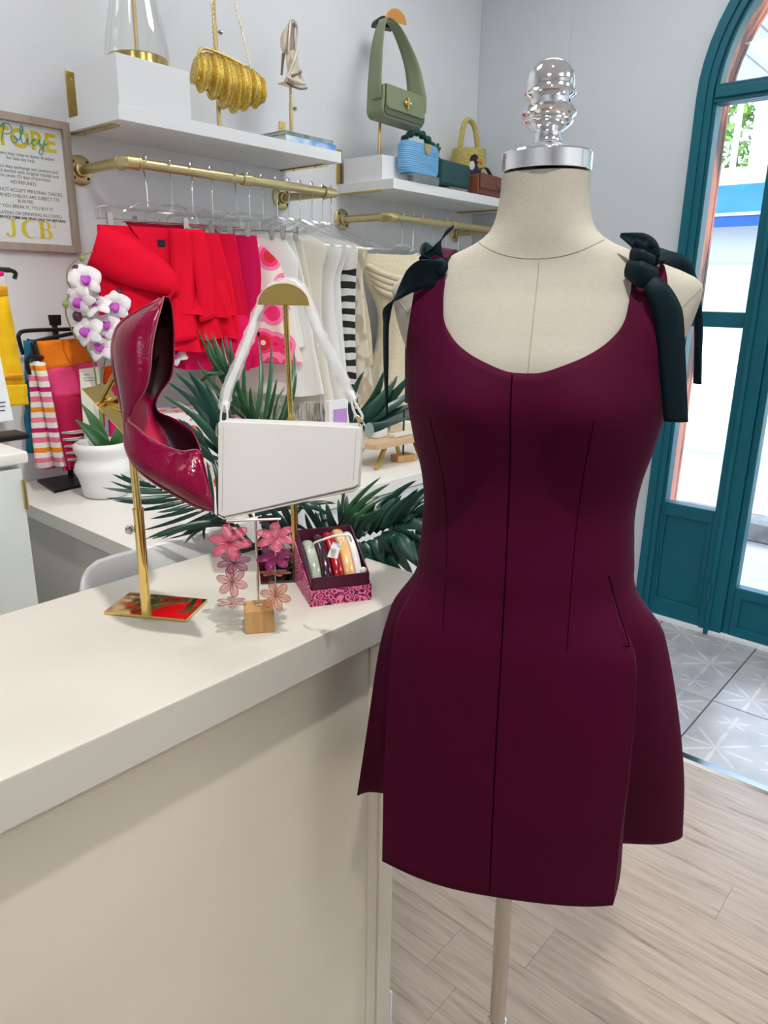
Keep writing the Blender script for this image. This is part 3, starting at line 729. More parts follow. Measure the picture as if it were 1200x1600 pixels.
# gold evening clutch on its stand
cs = thing('clutch_stand', 'brass pole stand on the long shelf behind the gold evening bag', 'display stand', (1.555, 2.045, ZS1))
stand_pole(cs, .30, .47, .0068)
G().tube([(-.06, 0, .47), (.06, 0, .47)], .005, 12).build('crossbar', M['brass'], cs)
M['sequin'] = mat('gold_sequin', (.78, .58, .16), .3, metal=.85, col2=(.50, .35, .07), vscale=190, bump=.55, bscale=320, detail=1)
ec = thing('evening_bag', 'pleated gold sequin evening bag hanging by a chain from brass stand', 'bag', (1.575, 2.0, 1.95))
def clutch():
    g = G(); secs = []
    W = .122; n = 168
    for i in range(n + 1):
        u = i / n; x = lerp(-W, W, u)
        e = max(.04, 1 - abs(2*u - 1)**4) ** .5
        drop = -.030 * u - .016 * sin(pi * 2 * u)
        ztop = .148 - .030 * u + (-.05) * (1 - e)
        zbot = .018 - .02 * u + .038 * (1 - e) * 1.0 + .012 * sin(u * 9)
        fold = .0055 * sin(u * 82) + .0045 * sin(u * 47 + 1)
        th = .030 * e + .006
        row = []
        for k in range(18):
            a = 2*pi*k/18; s, c = sin(a), cos(a)
            zz = lerp(zbot, ztop, .5 + .5 * s); bulge = (1 - .45 * max(0, s))
            row.append(Vector((x + .010 * c * 0 - .012 * (1 - s) * .5, -c * (th * bulge) - fold * (1 if c > 0 else -1), zz + .007 * sin(u * 41) * (1 - s) * .5)))
        secs.append(row)
    return g.loft(secs)
R_b = Matrix.Rotation(radians(-8), 4, 'Z')
clutch().xf(R_b).build('bag_body', M['sequin'], ec, smooth=50)
fr_ = [(-.112, 0, .085), (-.108, 0, .125), (-.085, 0, .147), (0, 0, .136), (.085, 0, .113), (.108, 0, .09), (.114, 0, .05)]
G().tube(crom([R_b @ Vector(p) for p in fr_], 6), .0042, 8).build('clasp_frame', M['sequin'], ec)
G().ball(R_b @ Vector((-.118, -.012, .062)), .006).ball(R_b @ Vector((-.116, -.002, .058)), .006).build('clasp_bead', M['gold'], ec)
def chain(p0, p1, n, r, t, sag=0, m='brass'):
    g = G(); p0, p1 = Vector(p0), Vector(p1)
    for i in range(n):
        a = p0.lerp(p1, i/n); b = p0.lerp(p1, (i + 1.25)/n); d = (b - a).normalized(); q = d.orthogonal().normalized()
        if i % 2: q = d.cross(q)
        L_ = (b - a).length; mid = (a + b)/2
        g.tube([mid + d * L_/2 * cos(2*pi*k/8) + q * r * sin(2*pi*k/8) for k in range(8)], r * .35, 4, closed=True)
    return g.build('chain', M[m], t)
chain((-.060, 0, .152), (-.03, .045, .398), 34, .0028, ec); chain((.072, -.005, .118), (.030, .045, .398), 38, .0028, ec)

# nude slingback on its stand
ns = thing('shoe_stand', 'thin brass pole stand on the long shelf below the nude slingback', 'display stand', (1.853, 2.045, ZS1))
stand_pole(ns, .145, .20, .0062)
G().bb(-.02, .02, .012, .016, .0, .055).build('back_tab', M['brass'], ns, bevel=.001)
G().bb(-.03, .03, -.03, .03, .198, .202).build('rest_plate', M['brass'], ns, bevel=.0008)
M['nude'] = mat('nude_patent', (.74, .64, .48), .2, coat=.4, var=.1); M['nude_in'] = mat('taupe_insole', (.36, .27, .23), .5); M['nude_dk'] = mat('taupe_edge', (.22, .13, .10), .4)
nsh = thing('slingback_shoe', 'nude patent slingback heel with a small bow on thin brass stand', 'shoe', (1.853, 2.045, ZS1 + .203))
def P2(px, py, dy=0): return at(px, py, y=2.03 + dy)
def band(name, A, B, m, t, solid=.002, n=6):
    a = crom(A, n); b = crom(B, n); rows = []
    for p, q in zip(a, b):
        mid = (p + q)/2 + Vector((-.3, -.5, .1)).normalized() * (p - q).length * .12
        rows.append([p, mid, q])
    return G().grid(rows).build(name, M[m], t, world=True, smooth=60, solid=solid)
# back cup, shank, toe, straps
G().loft([[P2(*q) for q in r] for r in ([(458,29,-.01),(448,40,-.02),(441,52,0),(444,46,.02),(452,34,.02)], [(455,44,-.02),(444,55,-.03),(438,62,-.005),(442,58,.02),(450,48,.02)], [(452,60,-.02),(443,72,-.03),(439,74,-.005),(444,70,.02),(450,62,.02)], [(453,72,-.015),(447,84,-.02),(443,84,-.0),(447,82,.018),(452,74,.018)])], closed=False).build('heel_cup', M['nude'], nsh, world=True, solid=.0015, smooth=60)
band('insole', [P2(457,36,.0), P2(452,60,.01), P2(452,85,.01), P2(455,108,0), P2(462,126,-.01)], [P2(462,36,.015), P2(460,60,.03), P2(463,85,.03), P2(468,108,.02), P2(474,126,0)], 'nude_in', nsh)
band('side_strap', [P2(458,30,-.015), P2(463,34,0), P2(466,45,.02), P2(465,62,.02), P2(463,78,.02)], [P2(460,34,-.015), P2(461,38,0), P2(463,46,.02), P2(462,62,.02), P2(460,78,.02)], 'nude', nsh)
band('side_strap', [P2(452,32,-.02), P2(450,60,-.03), P2(449,85,-.03)], [P2(455,32,-.02), P2(453,60,-.03), P2(452,85,-.03)], 'nude', nsh)
band('side_strap', [P2(463,78,-.03), P2(456,98,-.035), P2(444,126,-.03)], [P2(466,79,-.03), P2(460,100,-.035), P2(447,130,-.03)], 'nude', nsh)
band('shank', [P2(447,80,-.01), P2(448,105,-.01), P2(450,125,-.015), P2(458,133,-.02)], [P2(462,80,.02), P2(466,105,.02), P2(470,120,.01), P2(474,126,0)], 'nude', nsh, .003)
tr = []
for i in range(9):
    u = i / 8; cx_, cy_ = lerp(449, 479, u), lerp(121, 132, u); w_ = [9, 11, 11.5, 11, 10, 9, 7.5, 5.5, 1.2][i]
    row = []
    for k in range(12):
        a = 2*pi*k/12; row.append(P2(cx_ - .35*w_*cos(a)*.6, cy_ - w_ * .62 * cos(a), -.012 + .03 * (w_/11) * sin(a)))
    tr.append(row)
G().loft(tr).build('toe_box', M['nude'], nsh, world=True, smooth=60)
G().tube(crom([P2(446,128,-.02), P2(458,135,-.025), P2(470,139,-.02), P2(479,138,-.01)], 5), .0035, 8).build('sole', M['nude_dk'], nsh, world=True)
G().tube([P2(443,84,.0), P2(441,105,.0), P2(440,117,0)], [.0055, .0042, .0035], 10).build('heel', M['nude_dk'], nsh, world=True)
for a, b in (((466,115),(455,119)), ((466,115),(471,112))):
    band('bow', [P2(a[0],a[1]-1,-.035), P2(b[0],b[1]-3,-.038)], [P2(a[0],a[1]+2,-.035), P2(b[0],b[1]+3,-.038)], 'nude_dk', nsh)

# two books at the end of the shelf
def book(name, label, loc, size, rz, cm, spine=None):
    t = thing(name, label, 'book', loc, (0, 0, rz), 'books lying on the long shelf')
    L_, W, H = size
    G().bb(-L_/2, L_/2, -W/2, W/2, 0, .0022).bb(-L_/2, L_/2, -W/2, W/2, H - .0022, H).bb(-L_/2, L_/2, -W/2, -W/2 + .0022, 0, H).build('cover', cm, t, bevel=.0006)
    G().bb(-L_/2 + .003, L_/2 - .003, -W/2 + .002, W/2 - .003, .002, H - .002).build('pages', M['paper'], t, smooth=0)
    return t
M['paper'] = mat('book_pages', (.80, .78, .72), .8, var=.08, vscale=200, stretch=(1, 1, 12))
M['bk_blue'] = mat('book_blue_print', (.10, .35, .75), .35, col2=(.75, .82, .88), vscale=14); M['bk_grey'] = mat('book_grey_print', (.35, .45, .50), .35, col2=(.10, .16, .14), vscale=18)
book('book', 'grey-green photo book lying on top of the blue book at shelf end', (1.832, 1.993, ZS1 + .0185), (.215, .12, .012), 0, M['bk_grey'])
book('book', 'blue and white photo book lying flat at the end of the long shelf', (1.838, 1.995, ZS1), (.225, .13, .018), 0, M['bk_blue'])
pt = G().bb(1.60, 1.70, 1.955, 2.02, ZS1, ZS1 + .004).build('notebook', M['black'], bevel=.0008, world=True)
tag(pt, 'thin black notebook lying on the long shelf beside the photo books', 'notebook')

# ================================================================== THINGS ON THE CORNER SHELF
ZS2 = 1.8285
b2 = G().bb(2.262, 2.415, SF + .07, SF + .272, ZS2, 1.918).build('display_plinth', M['white'], bevel=.0015, world=True)
tag(b2, 'low white display box on the corner shelf under the sage green handbag', 'display box')
gs = thing('bag_stand', 'copper pole bag stand with half-disc top holding the sage green handbag', 'display stand', (2.335, 2.075, 1.9182))
G().bb(-.05, .05, -.05, .05, 0, .004).build('base_plate', M['copper'], gs, bevel=.0008)
G().tube([(0, 0, .003), (0, 0, .29)], .0062, 16).build('lower_pole', M['copper'], gs)
G().tube([(0, 0, .28), (0, 0, .47)], .0045, 16).build('upper_pole', M['copper'], gs)
G().tube([(-.006, 0, .275), (-.022, 0, .275)], .006, 12).build('clamp_knob', M['steel'], gs)
hd_ = [(.045*cos(pi*k/20), .045*sin(pi*k/20)) for k in range(21)]
M['orange_gold'] = mat('copper_disc', (.95, .45, .12), .25, metal=.8)
G().prism(hd_, .004, o=(.045, -.035, .465), ex=(1, -.3, 0), ez=(0, 0, 1)).build('half_disc', M['orange_gold'], gs, bevel=.0006)
G().prism(hd_, .05, o=(.045, .015, .460), ex=(.9, -.3, 0), ez=(0, 0, .8)).build('strap_saddle', M['black'], gs)

M['sage'] = mat('sage_leather', (.22, .27, .15), .38, var=.06, vscale=12, bump=.1, bscale=120); M['sage_d'] = mat('sage_leather_edge', (.10, .13, .075), .5)
gb = thing('shoulder_bag', 'sage green leather shoulder bag with gold turn-lock hanging on copper stand', 'bag', (2.36, 2.015, 2.035), (0, 0, radians(4)))
def rbox(g, W, D, H, r, z0=0, y0=0, taper=1.0, nb=6):
    """rounded slab: rounded lower corners, W wide at the bottom"""
    out = []
    for k in range(nb + 1):
        a = -pi/2 - (pi/2) * k / nb; out.append((-W/2 + r + r*cos(a), z0 + r + r*sin(a)))
    out += [(-W/2 * taper, z0 + H), (W/2 * taper, z0 + H)]
    for k in range(nb + 1):
        a = 0 - (pi/2) * k / nb; out.append((W/2 - r + r*cos(a), z0 + r + r*sin(a)))
    return g.prism(out[::-1], D, o=(0, y0 + D/2 , 0), ex=(1, 0, 0), ez=(0, 0, 1)) if False else g.prism(out, D, o=(0, y0 - D/2, 0), ex=(1, 0, 0), ez=(0, 0, 1))
rbox(G(), .27, .080, .108, .028, 0, 0, .96).build('bag_body', M['sage'], gb, bevel=.008, seg=3)
rbox(G(), .246, .008, .076, .016, .032, -.046, 1.0).build('flap', M['sage'], gb, bevel=.003)
G().bb(-.123, .123, -.05, .035, .103, .110).build('flap_top', M['sage'], gb, bevel=.003)
rbox(G(), .256, .006, .04, .018, .011, -.042, 1.0).build('front_pocket', M['sage_d'], gb, bevel=.002)
G().bb(-.006, .006, -.060, -.050, .045, .085).bb(-.018, .018, -.056, -.05, .058, .072).ball((-.016, -.056, .065), .007).ball((.016, -.056, .065), .007).build('turn_lock', M['gold'], gb, bevel=.001)
ribbon('strap', [(-.135, 0, .06), (-.134, 0, .12), (-.10, .015, .25), (-.055, .03, .33), (-.02, .04, .352), (.03, .04, .345), (.075, .03, .30), (.12, .015, .22), (.134, 0, .12), (.135, 0, .06)],
       [.080, .078, .062, .045, .040, .040, .048, .062, .078, .080], [(0.25, 1, 0), (.25, 1, 0), (.2, 1, 0), (.2, 1, 0), (0, 1, 0), (0, 1, 0), (-.2, 1, 0), (-.2, 1, 0), (-.25, 1, 0), (-.25, 1, 0)], M['sage'], gb, thick=.004)

def riser(x, y, label, w_=.12, d=.10, h=.02):
    t = thing('acrylic_riser', label, 'riser', (x, y, ZS2), group='clear acrylic risers')
    G().bb(-w_/2, w_/2, -d/2, d/2, h - .004, h).build('top', M['clear'], t, bevel=.0006); G().bb(-w_/2, w_/2, -d/2, -d/2 + .004, 0, h - .004).build('front', M['clear'], t, bevel=.0006)
    G().bb(-w_/2, w_/2, d/2 - .004, d/2, 0, h - .004).build('back', M['clear'], t)
riser(2.44, 1.965, 'clear acrylic riser under the blue woven clutch', .16, .09, .032); riser(2.69, 1.985, 'clear acrylic riser under the dark teal clutch', .14, .08, .014)
riser(2.93, 1.99, 'clear acrylic riser behind the brown leather bag', .1, .07, .012)

M['blue_rope'] = mat('blue_woven_cord', (.22, .52, .85), .55, var=.2, vscale=60, stretch=(.15, .15, 3), bump=.4, bscale=60)
bl = thing('woven_clutch', 'sky blue woven cord clutch with gold clasp on clear riser', 'bag', (2.442, 1.965, ZS2 + .0325), (0, 0, radians(3)))
for i in range(15):
    z = .006 + i * .0073; e = 1 - .12 * max(0, (abs(i - 7) - 5) / 2)
    W = .112 * e
    lp_ = [(W*math.copysign(abs(cos(2*pi*k/32))**.35, cos(2*pi*k/32)), .026*math.copysign(abs(sin(2*pi*k/32))**.6, sin(2*pi*k/32)), z) for k in range(32)]
    G().tube(lp_, .0048, 6, closed=True).build('cord_coil', M['blue_rope'], bl)
G().bb(-.098, .098, -.02, .02, .004, .108).build('bag_lining', M['blue_rope'], bl, bevel=.004)
G().prism([(-.022, .112), (.022, .112), (.016, .085), (0, .072), (-.016, .085)], .006, o=(.012, -.036, 0)).build('clasp', M['brass'], bl, bevel=.001)

M['dteal'] = mat('dark_teal_leather', (.006, .06, .06), .4, bump=.1, bscale=120); M['dgreen'] = mat('deep_green_satin', (.006, .075, .05), .35, bump=.2, bscale=90)
tb = thing('box_clutch', 'dark teal structured box clutch standing on a clear riser', 'bag', (2.668, 1.985, ZS2 + .0145), (radians(-3), 0, radians(2)))
G().bb(-.105, .105, -.035, .035, 0, .095).build('bag_body', M['dteal'], tb, bevel=.006, seg=3)
G().bb(-.103, .103, -.040, -.034, .006, .09).build('flap', M['dteal'], tb, bevel=.004)
kb = thing('knot_bag', 'deep green satin bag with twisted knot handle behind the blue clutch', 'bag', (2.59, 2.085, ZS2))
G().bb(-.10, .10, -.03, .03, 0, .12).build('bag_body', M['dgreen'], kb, bevel=.018, seg=4)
hp = crom([(-.115, -.01, .14), (-.10, -.01, .185), (-.05, -.015, .215), (0, -.015, .212), (.05, -.015, .192), (.09, -.012, .165), (.118, -.01, .125), (.13, 0, .06)], 8)
G().tube(hp, [.0135 + .004*sin(i*1.1) for i in range(len(hp))], 10).build('twisted_handle', M['dgreen'], kb, smooth=80)
G().ball((.095, -.012, .16), .022, 12, 8, (1, .8, .9)).tube([(.095, -.01, .16), (.115, -.012, .195)], [.014, .006], 8).tube([(.095, -.01, .16), (.125, -.015, .18)], [.014, .006], 8).build('knot', M['dgreen'], kb, smooth=80)
G().ball((.085, -.04, .105), .015, 14, 10).build('pearl_bead', mat('pearl', (.75, .72, .66), .25), kb, smooth=80)

M['straw'] = mat('yellow_straw', (.66, .53, .16), .7, var=.3, vscale=60, stretch=(1, 1, 4), bump=.6, bscale=130)
yb = thing('bucket_bag', 'yellow woven bucket bag embroidered with a toucan and palm leaves', 'bag', (2.99, 2.115, ZS2))
G().lathe([(.068, 0), (.071, .004), (.075, .12), (.0765, .215), (.073, .215), (.068, .19)], 40).build('bag_body', M['straw'], yb, smooth=50)
G().tube(crom([(-.070, 0, .19), (-.064, 0, .26), (-.045, 0, .315), (-.01, 0, .335), (.03, 0, .318), (.058, 0, .26), (.070, 0, .19)], 8), .0115, 8).build('handle', M['straw'], yb, smooth=80)
def on_cyl(name, pts, m, R=.0895):
    R = R - .0135
    """appliqué wrapped on the bucket's front"""
    g = G(); a0 = radians(-142); n = len(pts)
    f = [Vector(((R + d)*cos(a0 + x/R), (R + d)*sin(a0 + x/R), z)) for d in (0, .002) for x, z in pts]
    g.add(f, [tuple(range(n)), tuple(range(2*n-1, n-1, -1))] + [(i, (i+1) % n, (i+1) % n + n, i + n) for i in range(n)]); return g.build(name, m, yb, smooth=0)
MBK = M['black']; MWH = mat('thread_white', (.80, .76, .60), .8); MOR = mat('thread_orange', (.75, .22, .04), .7); MNV = mat('thread_navy', (.02, .03, .08), .7); MGN = mat('thread_green', (.03, .09, .03), .8)
ov = lambda cx, cz, a, b, t=0, n=14: [(cx + a*cos(2*pi*k/n)*cos(t) - b*sin(2*pi*k/n)*sin(t), cz + a*cos(2*pi*k/n)*sin(t) + b*sin(2*pi*k/n)*cos(t)) for k in range(n)]
on_cyl('toucan_body', ov(.028, .11, .024, .048, .25), MNV); on_cyl('toucan_head', ov(.022, .163, .021, .023), MBK, .0897)
on_cyl('toucan_bib', ov(.012, .14, .012, .019), MWH, .0915); on_cyl('toucan_beak', [(.034, .17), (.060, .168), (.068, .150), (.062, .148), (.050, .158), (.034, .157)], MOR, .0915)
on_cyl('toucan_tail', [(.034, .075), (.056, .068), (.052, .03), (.040, .03)], MBK, .0897)
for k, (x, z, a) in enumerate([(-.03, .08, .5), (-.025, .062, .2), (-.035, .10, .8), (-.02, .045, -.1), (.0, .04, -.4), (-.045, .055, .4), (.01, .025, 0)]): on_cyl('leaf_motif', ov(x, z, .024, .006, a, 10), MGN, .0895)

M['chestnut'] = mat('chestnut_leather', (.20, .055, .03), .42, var=.1, vscale=14, bump=.12, bscale=110)
bb_ = thing('envelope_bag', 'chestnut brown leather envelope bag with dark strap on corner shelf', 'bag', (2.915, 1.968, ZS2), (0, 0, radians(5)))
G().bb(-.115, .115, -.032, .03, 0, .082).build('bag_body', M['chestnut'], bb_, bevel=.009, seg=3)
G().prism([(-.112, .086), (.112, .086), (.112, .055), (.05, .030), (-.112, .028)], .005, o=(0, -.040, 0)).build('flap', M['chestnut'], bb_, bevel=.002)
G().prism([(.02, .083), (.112, .083), (.112, .018), (.02, .050)], .004, o=(0, -.0435, 0)).build('overlap_flap', M['chestnut'], bb_, bevel=.0015)
ribbon('strap', [(-.02, .02, .08), (.0, .03, .115), (.05, .03, .128), (.09, .03, .11), (.105, .02, .08)], [.016]*5, (0, 1, 0), M['sage_d'] if False else mat('dark_brown_strap', (.03, .02, .018), .5), bb_, thick=.003)
# ================================================================== THINGS ON THE SALES COUNTER
# ------------------------------------------------------------------ gold shoe stand
M['patent'] = mat('burgundy_patent', (.21, .001, .034), .1, coat=.0, spec=.28, var=.3, vscale=5, bump=.2, bscale=230)
M['patent_in'] = mat('dark_lining', (.016, .001, .004), .5, spec=.2); M['insole'] = mat('crimson_insole', (.42, .006, .05), .35)
M['sole'] = mat('burgundy_edge', (.24, .035, .06), .4)
ss = thing('heel_stand', 'polished gold heel stand on rectangular mirror base, holding burgundy pump', 'display stand', (.5585, .942, CT + .0002))
rz = Matrix.Rotation(radians(31), 3, 'Z')
G().box(Vector((.5585, .942, CT + .0025)), (.078, .132, .004), rz).build('base_plate', M['gold'], ss, bevel=.0006, world=True)
px_, py_ = .529, .9215
G().tube([(px_, py_, CT + .004), (px_, py_, 1.118)], .0073, 24).build('lower_pole', M['gold'], ss, world=True)
G().tube([(px_, py_, 1.105), (px_ - .002, py_ + .001, 1.262)], .0056, 24).build('upper_pole', M['gold'], ss, world=True)
G().tube([(px_, py_, 1.113), (px_, py_, 1.120)], .0078, 24).build('pole_collar', M['gold'], ss, world=True)
kd = -_r.normalized()
K0 = Vector((px_, py_, 1.088))
G().tube([K0 + kd*.006, K0 + kd*.012], .0032, 12).tube([K0 + kd*.011, K0 + kd*.0135, K0 + kd*.014, K0 + kd*.019, K0 + kd*.0205], [.0062, .0075, .0062, .0062, .003], 16).build('clamp_knob', M['steel'], ss, world=True)
pa, pb, pc_, pd = at(127, 607, t=1.045), at(167, 600, t=1.06), at(206, 655, t=1.00), at(197, 682, t=.985)
nrm = (pb - pa).cross(pd - pa).normalized() * .002
G().add([pa, pb, pc_, pd, pa + nrm, pb + nrm, pc_ + nrm, pd + nrm], [(0,1,2,3),(7,6,5,4),(0,4,5,1),(1,5,6,2),(2,6,7,3),(3,7,4,0)]).build('rest_plate', M['gold'], ss, world=True, smooth=0)
G().tube([at(147, 629, t=1.02), at(184, 623, t=1.03)], .0032, 10).build('plate_lip', M['gold'], ss, world=True)

# ------------------------------------------------------------------ burgundy patent pump
T0 = .955
shoe = thing('pump_shoe', 'pointed burgundy patent leather pump with cut-away side on gold stand', 'shoe', at(230, 690, t=T0 + .02))
def P3(px, py, dt=0): return at(px, py, t=T0 + dt)
# each section: far rim, far wall, far sole edge, near sole edge, near wall bulge, near rim
SH = [
 [(262,463,.018),(259,464,.022),(252,466,.022),(248,470,.006),(251,468,-.004),(256,463,-.002)],
 [(268,478,.030),(262,478,.040),(235,480,.045),(204,494,.012),(222,494,-.016),(252,480,-.014)],
 [(271,505,.036),(262,506,.048),(218,502,.052),(184,514,.010),(206,520,-.026),(245,505,-.022)],
 [(272,538,.040),(262,540,.052),(218,540,.050),(177,546,.006),(204,552,-.030),(238,540,-.028)],
 [(271,570,.040),(262,572,.052),(221,577,.044),(181,585,.002),(208,588,-.030),(235,575,-.030)],
 [(266,592,.038),(256,600,.050),(226,606,.040),(188,617,.000),(207,620,-.026),(229,604,-.028)],
 [(250,614,.036),(242,622,.044),(232,630,.034),(194,646,-.002),(200,648,-.018),(214,632,-.024)],
 [(243,632,.038),(238,640,.042),(235,646,.034),(196,668,-.004),(197,668,-.014),(200,655,-.018)],
 [(249,645,.040),(243,656,.044),(240,662,.034),(196,686,-.008),(202,690,-.024),(214,668,-.030)],
 [(266,652,.038),(258,668,.042),(250,682,.032),(200,704,-.012),(210,708,-.034),(232,683,-.038)],
 [(284,662,.032),(276,682,.036),(264,706,.028),(210,722,-.016),(228,726,-.042),(258,697,-.044)],
 [(299,673,.022),(292,696,.028),(272,738,.022),(226,739,-.020),(250,741,-.046),(284,705,-.044)],
 [(308,688,.000),(304,708,.014),(288,754,.012),(246,754,-.022),(274,752,-.046),(303,703,-.028)],
 [(312,700,-.022),(314,728,.000),(300,766,.002),(264,765,-.024),(290,758,-.044),(311,706,-.026)],
 [(318,722,-.030),(321,745,-.008),(312,777,-.006),(284,777,-.026),(304,768,-.042),(317,727,-.034)],
 [(325,752,-.036),(327,768,-.018),(322,786,-.016),(305,788,-.028),(318,780,-.040),(324,755,-.038)],
 [(331,780,-.040),(332,786,-.030),(331,792,-.028),(323,795,-.030),(329,791,-.040),(331,782,-.041)],
 [(333,793,-.037),(333,794,-.036),(333,795,-.036),(332,796,-.036),(333,795,-.038),(333,793,-.038)]]
rings = [crom([P3(*q) for q in s], 5) for s in SH]
nR = len(rings[0])
cols = [crom([r[j] for r in rings], 4) for j in range(nR)]
secs = [[cols[j][i] for j in range(nR)] for i in range(len(cols[0]))]
G().grid(secs).build('upper', M['patent'], shoe, world=True, smooth=80, solid=.0016, off=0)
# inside of the upper in dark lining, just within it
cen = [sum(s, Vector()) / len(s) for s in secs]
lin = [[p.lerp(c, .045) for p in s] for s, c in zip(secs[:52], cen)]
G().grid(lin).build('lining', M['patent_in'], shoe, world=True, smooth=80)
ins = []
for i in range(4, 50):
    s = secs[i]; a, b = s[10], s[15]; up = (cen[i] - (a + b)/2)
    w_ = up.normalized() * .0035 if up.length > 1e-6 else Vector()
    ins.append([lerp(a, b, q) + w_ * (1.3 - abs(q - .5)) for q in (.03, .2, .4, .6, .8, .97)])
G().grid(ins).build('insole', M['insole'], shoe, world=True, smooth=80, solid=.001)
# heart shaped pad at the top of the insole
sl = []
for i in range(len(secs)):
    s = secs[i]; a, b = s[10], s[15]; d = ((a + b)/2 - cen[i]); d = d.normalized() * .002 if d.length > 1e-6 else Vector()
    sl.append([lerp(a, b, q) + d for q in (-.02, .25, .5, .75, 1.02)])
G().grid(sl).build('outsole', M['sole'], shoe, world=True, smooth=80, solid=.0022)
edge = [s[-1] for s in secs[:54]]
G().tube(edge, .0011, 6).build('top_piping', M['sole'], shoe, world=True)
G().tube([s[0] for s in secs[:54]], .0011, 6).build('top_piping', M['patent'], shoe, world=True)
hp_ = [P3(222, 515, .055), P3(204, 545, .066), P3(178, 590, .068), P3(157, 627, .066)]
G().tube(crom(hp_, 5), [.0125, .0115, .0105, .0095, .0085, .0075, .0068, .0062, .0056, .0052, .0048, .0045, .0043, .0041, .004, .004], 12).build('stiletto_heel', M['gold_satin'], shoe, world=True, smooth=80)

# ------------------------------------------------------------------ handbag stand
hs = thing('handbag_stand', 'gold handbag stand with half-disc head and dark mirror base behind white bag', 'display stand', (.836, .932, CT + .0002))
r36 = Matrix.Rotation(radians(-37), 3, 'Z')
M['dark_mirror'] = mat('dark_mirror', (.10, .09, .07), .08, metal=1)
cpos = Vector((.727, .899, 0)) + r36 @ Vector((.049, .082, 0))
G().box((cpos.x, cpos.y, CT + .0025), (.096, .162, .004), r36).build('base_plate', M['dark_mirror'], hs, bevel=.0005, world=True)
G().tube([(.836, .932, CT + .004), (.834, .934, 1.215)], .0062, 20).build('lower_pole', M['gold_satin'], hs, world=True)
G().tube([(.834, .934, 1.20), (.830, .938, 1.40)], .0046, 20).build('upper_pole', M['gold_satin'], hs, world=True)
hdc = at(443, 477, t=1.188); exv = (_r2 + Vector((0, 0, .02))).normalized()
fwh = Vector((_fw.x, _fw.y, 0)).normalized()
G().prism([(.0415*cos(pi*k/24), .0345*sin(pi*k/24)) for k in range(25)], .003, o=hdc, ex=Vector((exv.x, exv.y, 0)).normalized(), ez=(0, 0, 1)).build('half_disc_head', M['gold_satin'], hs, bevel=.001, world=True)

G().prism([(.034*cos(pi*k/24), .028*sin(pi*k/24)) for k in range(25)], .036, o=hdc + fwh*.003, ex=Vector((exv.x, exv.y, 0)).normalized(), ez=(0, 0, 1)).build('strap_saddle', M['gold_satin'], hs, world=True)

# ------------------------------------------------------------------ white shoulder bag
M['wleather'] = mat('white_leather', (.70, .69, .67), .36, var=.02, bump=.06, bscale=240); M['piping'] = mat('blush_piping', (.62, .55, .50), .5)
wb = thing('shoulder_bag', 'white leather shoulder bag with slanted bottom hanging on gold stand', 'bag', at(455, 790, t=1.2))
def quad(pts, dep0, dep1):
    f = [at(px, py, t=1.195) + fwh * dep0 for px, py in pts]; b = [p - fwh * dep0 + fwh * dep1 for p in f]; n = len(f)
    return G().add(f + b, [tuple(range(n)), tuple(range(2*n-1, n-1, -1))] + [(i, i+n, (i+1) % n + n, (i+1) % n) for i in range(n)])
quad([(346,660),(562,668),(566,678),(562,763),(552,770),(352,811),(342,806),(343,665)], .004, .045).build('bag_body', M['wleather'], wb, world=True, bevel=.004, seg=3)
fl_ = quad([(344,657),(564,667),(567,671),(560,757),(553,761),(350,807),(341,803),(341,661)], -.003, .004)
fl_.build('flap', M['wleather'], wb, world=True, bevel=.0022, seg=3)
G().tube([at(341,806,t=1.193), at(350,811,t=1.193), at(553,766,t=1.193), at(562,760,t=1.193), at(567,676,t=1.195)], .0013, 6).build('piping', M['piping'], wb, world=True)
stc = []
for a, b in (((349,668),(347,800)), ((557,676),(552,752))):
    for k in range(40):
        q = lerp(k/40, 1, 0); p0 = at(lerp(a[0],b[0],q), lerp(a[1],b[1],q), t=1.1912); q2 = (k + .55)/40; p1 = at(lerp(a[0],b[0],q2), lerp(a[1],b[1],q2), t=1.1912); stc.append((p0, p1))
g = G()
for p0, p1 in stc: g.tube([p0, p1], .0005, 4)
so_ = g.build('stitching', M['piping'], wb, world=True); so_['kind'] = 'stuff'
M['film'] = mat('crumpled_clear_film', (.86, .88, .90), .18, alpha=.3, bump=1.0, bscale=45, spec=.8)
pathL = [(350,640),(357,606),(372,570),(388,530),(404,486),(418,458),(443,442),(467,449),(482,474),(497,515),(514,550),(532,585),(549,620)]
PL = crom([at(px, py, t=1.215) for px, py in pathL], 6)
rib = []
for i, p in enumerate(PL):
    t_ = (PL[min(i+1, len(PL)-1)] - PL[max(i-1, 0)]).normalized(); s_ = t_.cross(fwh).normalized()
    rib.append([p + s_*.0052 - fwh*.0016, p - s_*.0052 - fwh*.0016, p - s_*.0052 + fwh*.0016, p + s_*.0052 + fwh*.0016])
G().loft(rib).build('strap', M['wleather'], wb, world=True, smooth=40)
fl2 = []
rnd = random.Random(3)
for i, p in enumerate(PL):
    t_ = (PL[min(i+1, len(PL)-1)] - PL[max(i-1, 0)]).normalized(); s_ = t_.cross(fwh).normalized()
    row = []
    for k in range(10):
        a = 2*pi*k/10; rr = .0082 + rnd.uniform(-.001, .0018)
        row.append(p + s_ * rr * 1.15 * cos(a) + fwh * rr * .8 * sin(a))
    fl2.append(row)
G().loft(fl2, True, False).build('plastic_sleeve', M['film'], wb, world=True, smooth=55)
def loop(name, pts, r, m, t=1.2): G().tube(crom([at(px, py, t=t) for px, py in pts], 4, True), r, 8, closed=True).build(name, M[m], wb, world=True)
loop('strap_loop', [(350,632),(345,650),(347,668),(355,655),(354,640)], .0018, 'wleather'); loop('strap_ring', [(343,660),(338,672),(340,682),(347,674),(348,664)], .0012, 'brass', 1.195)
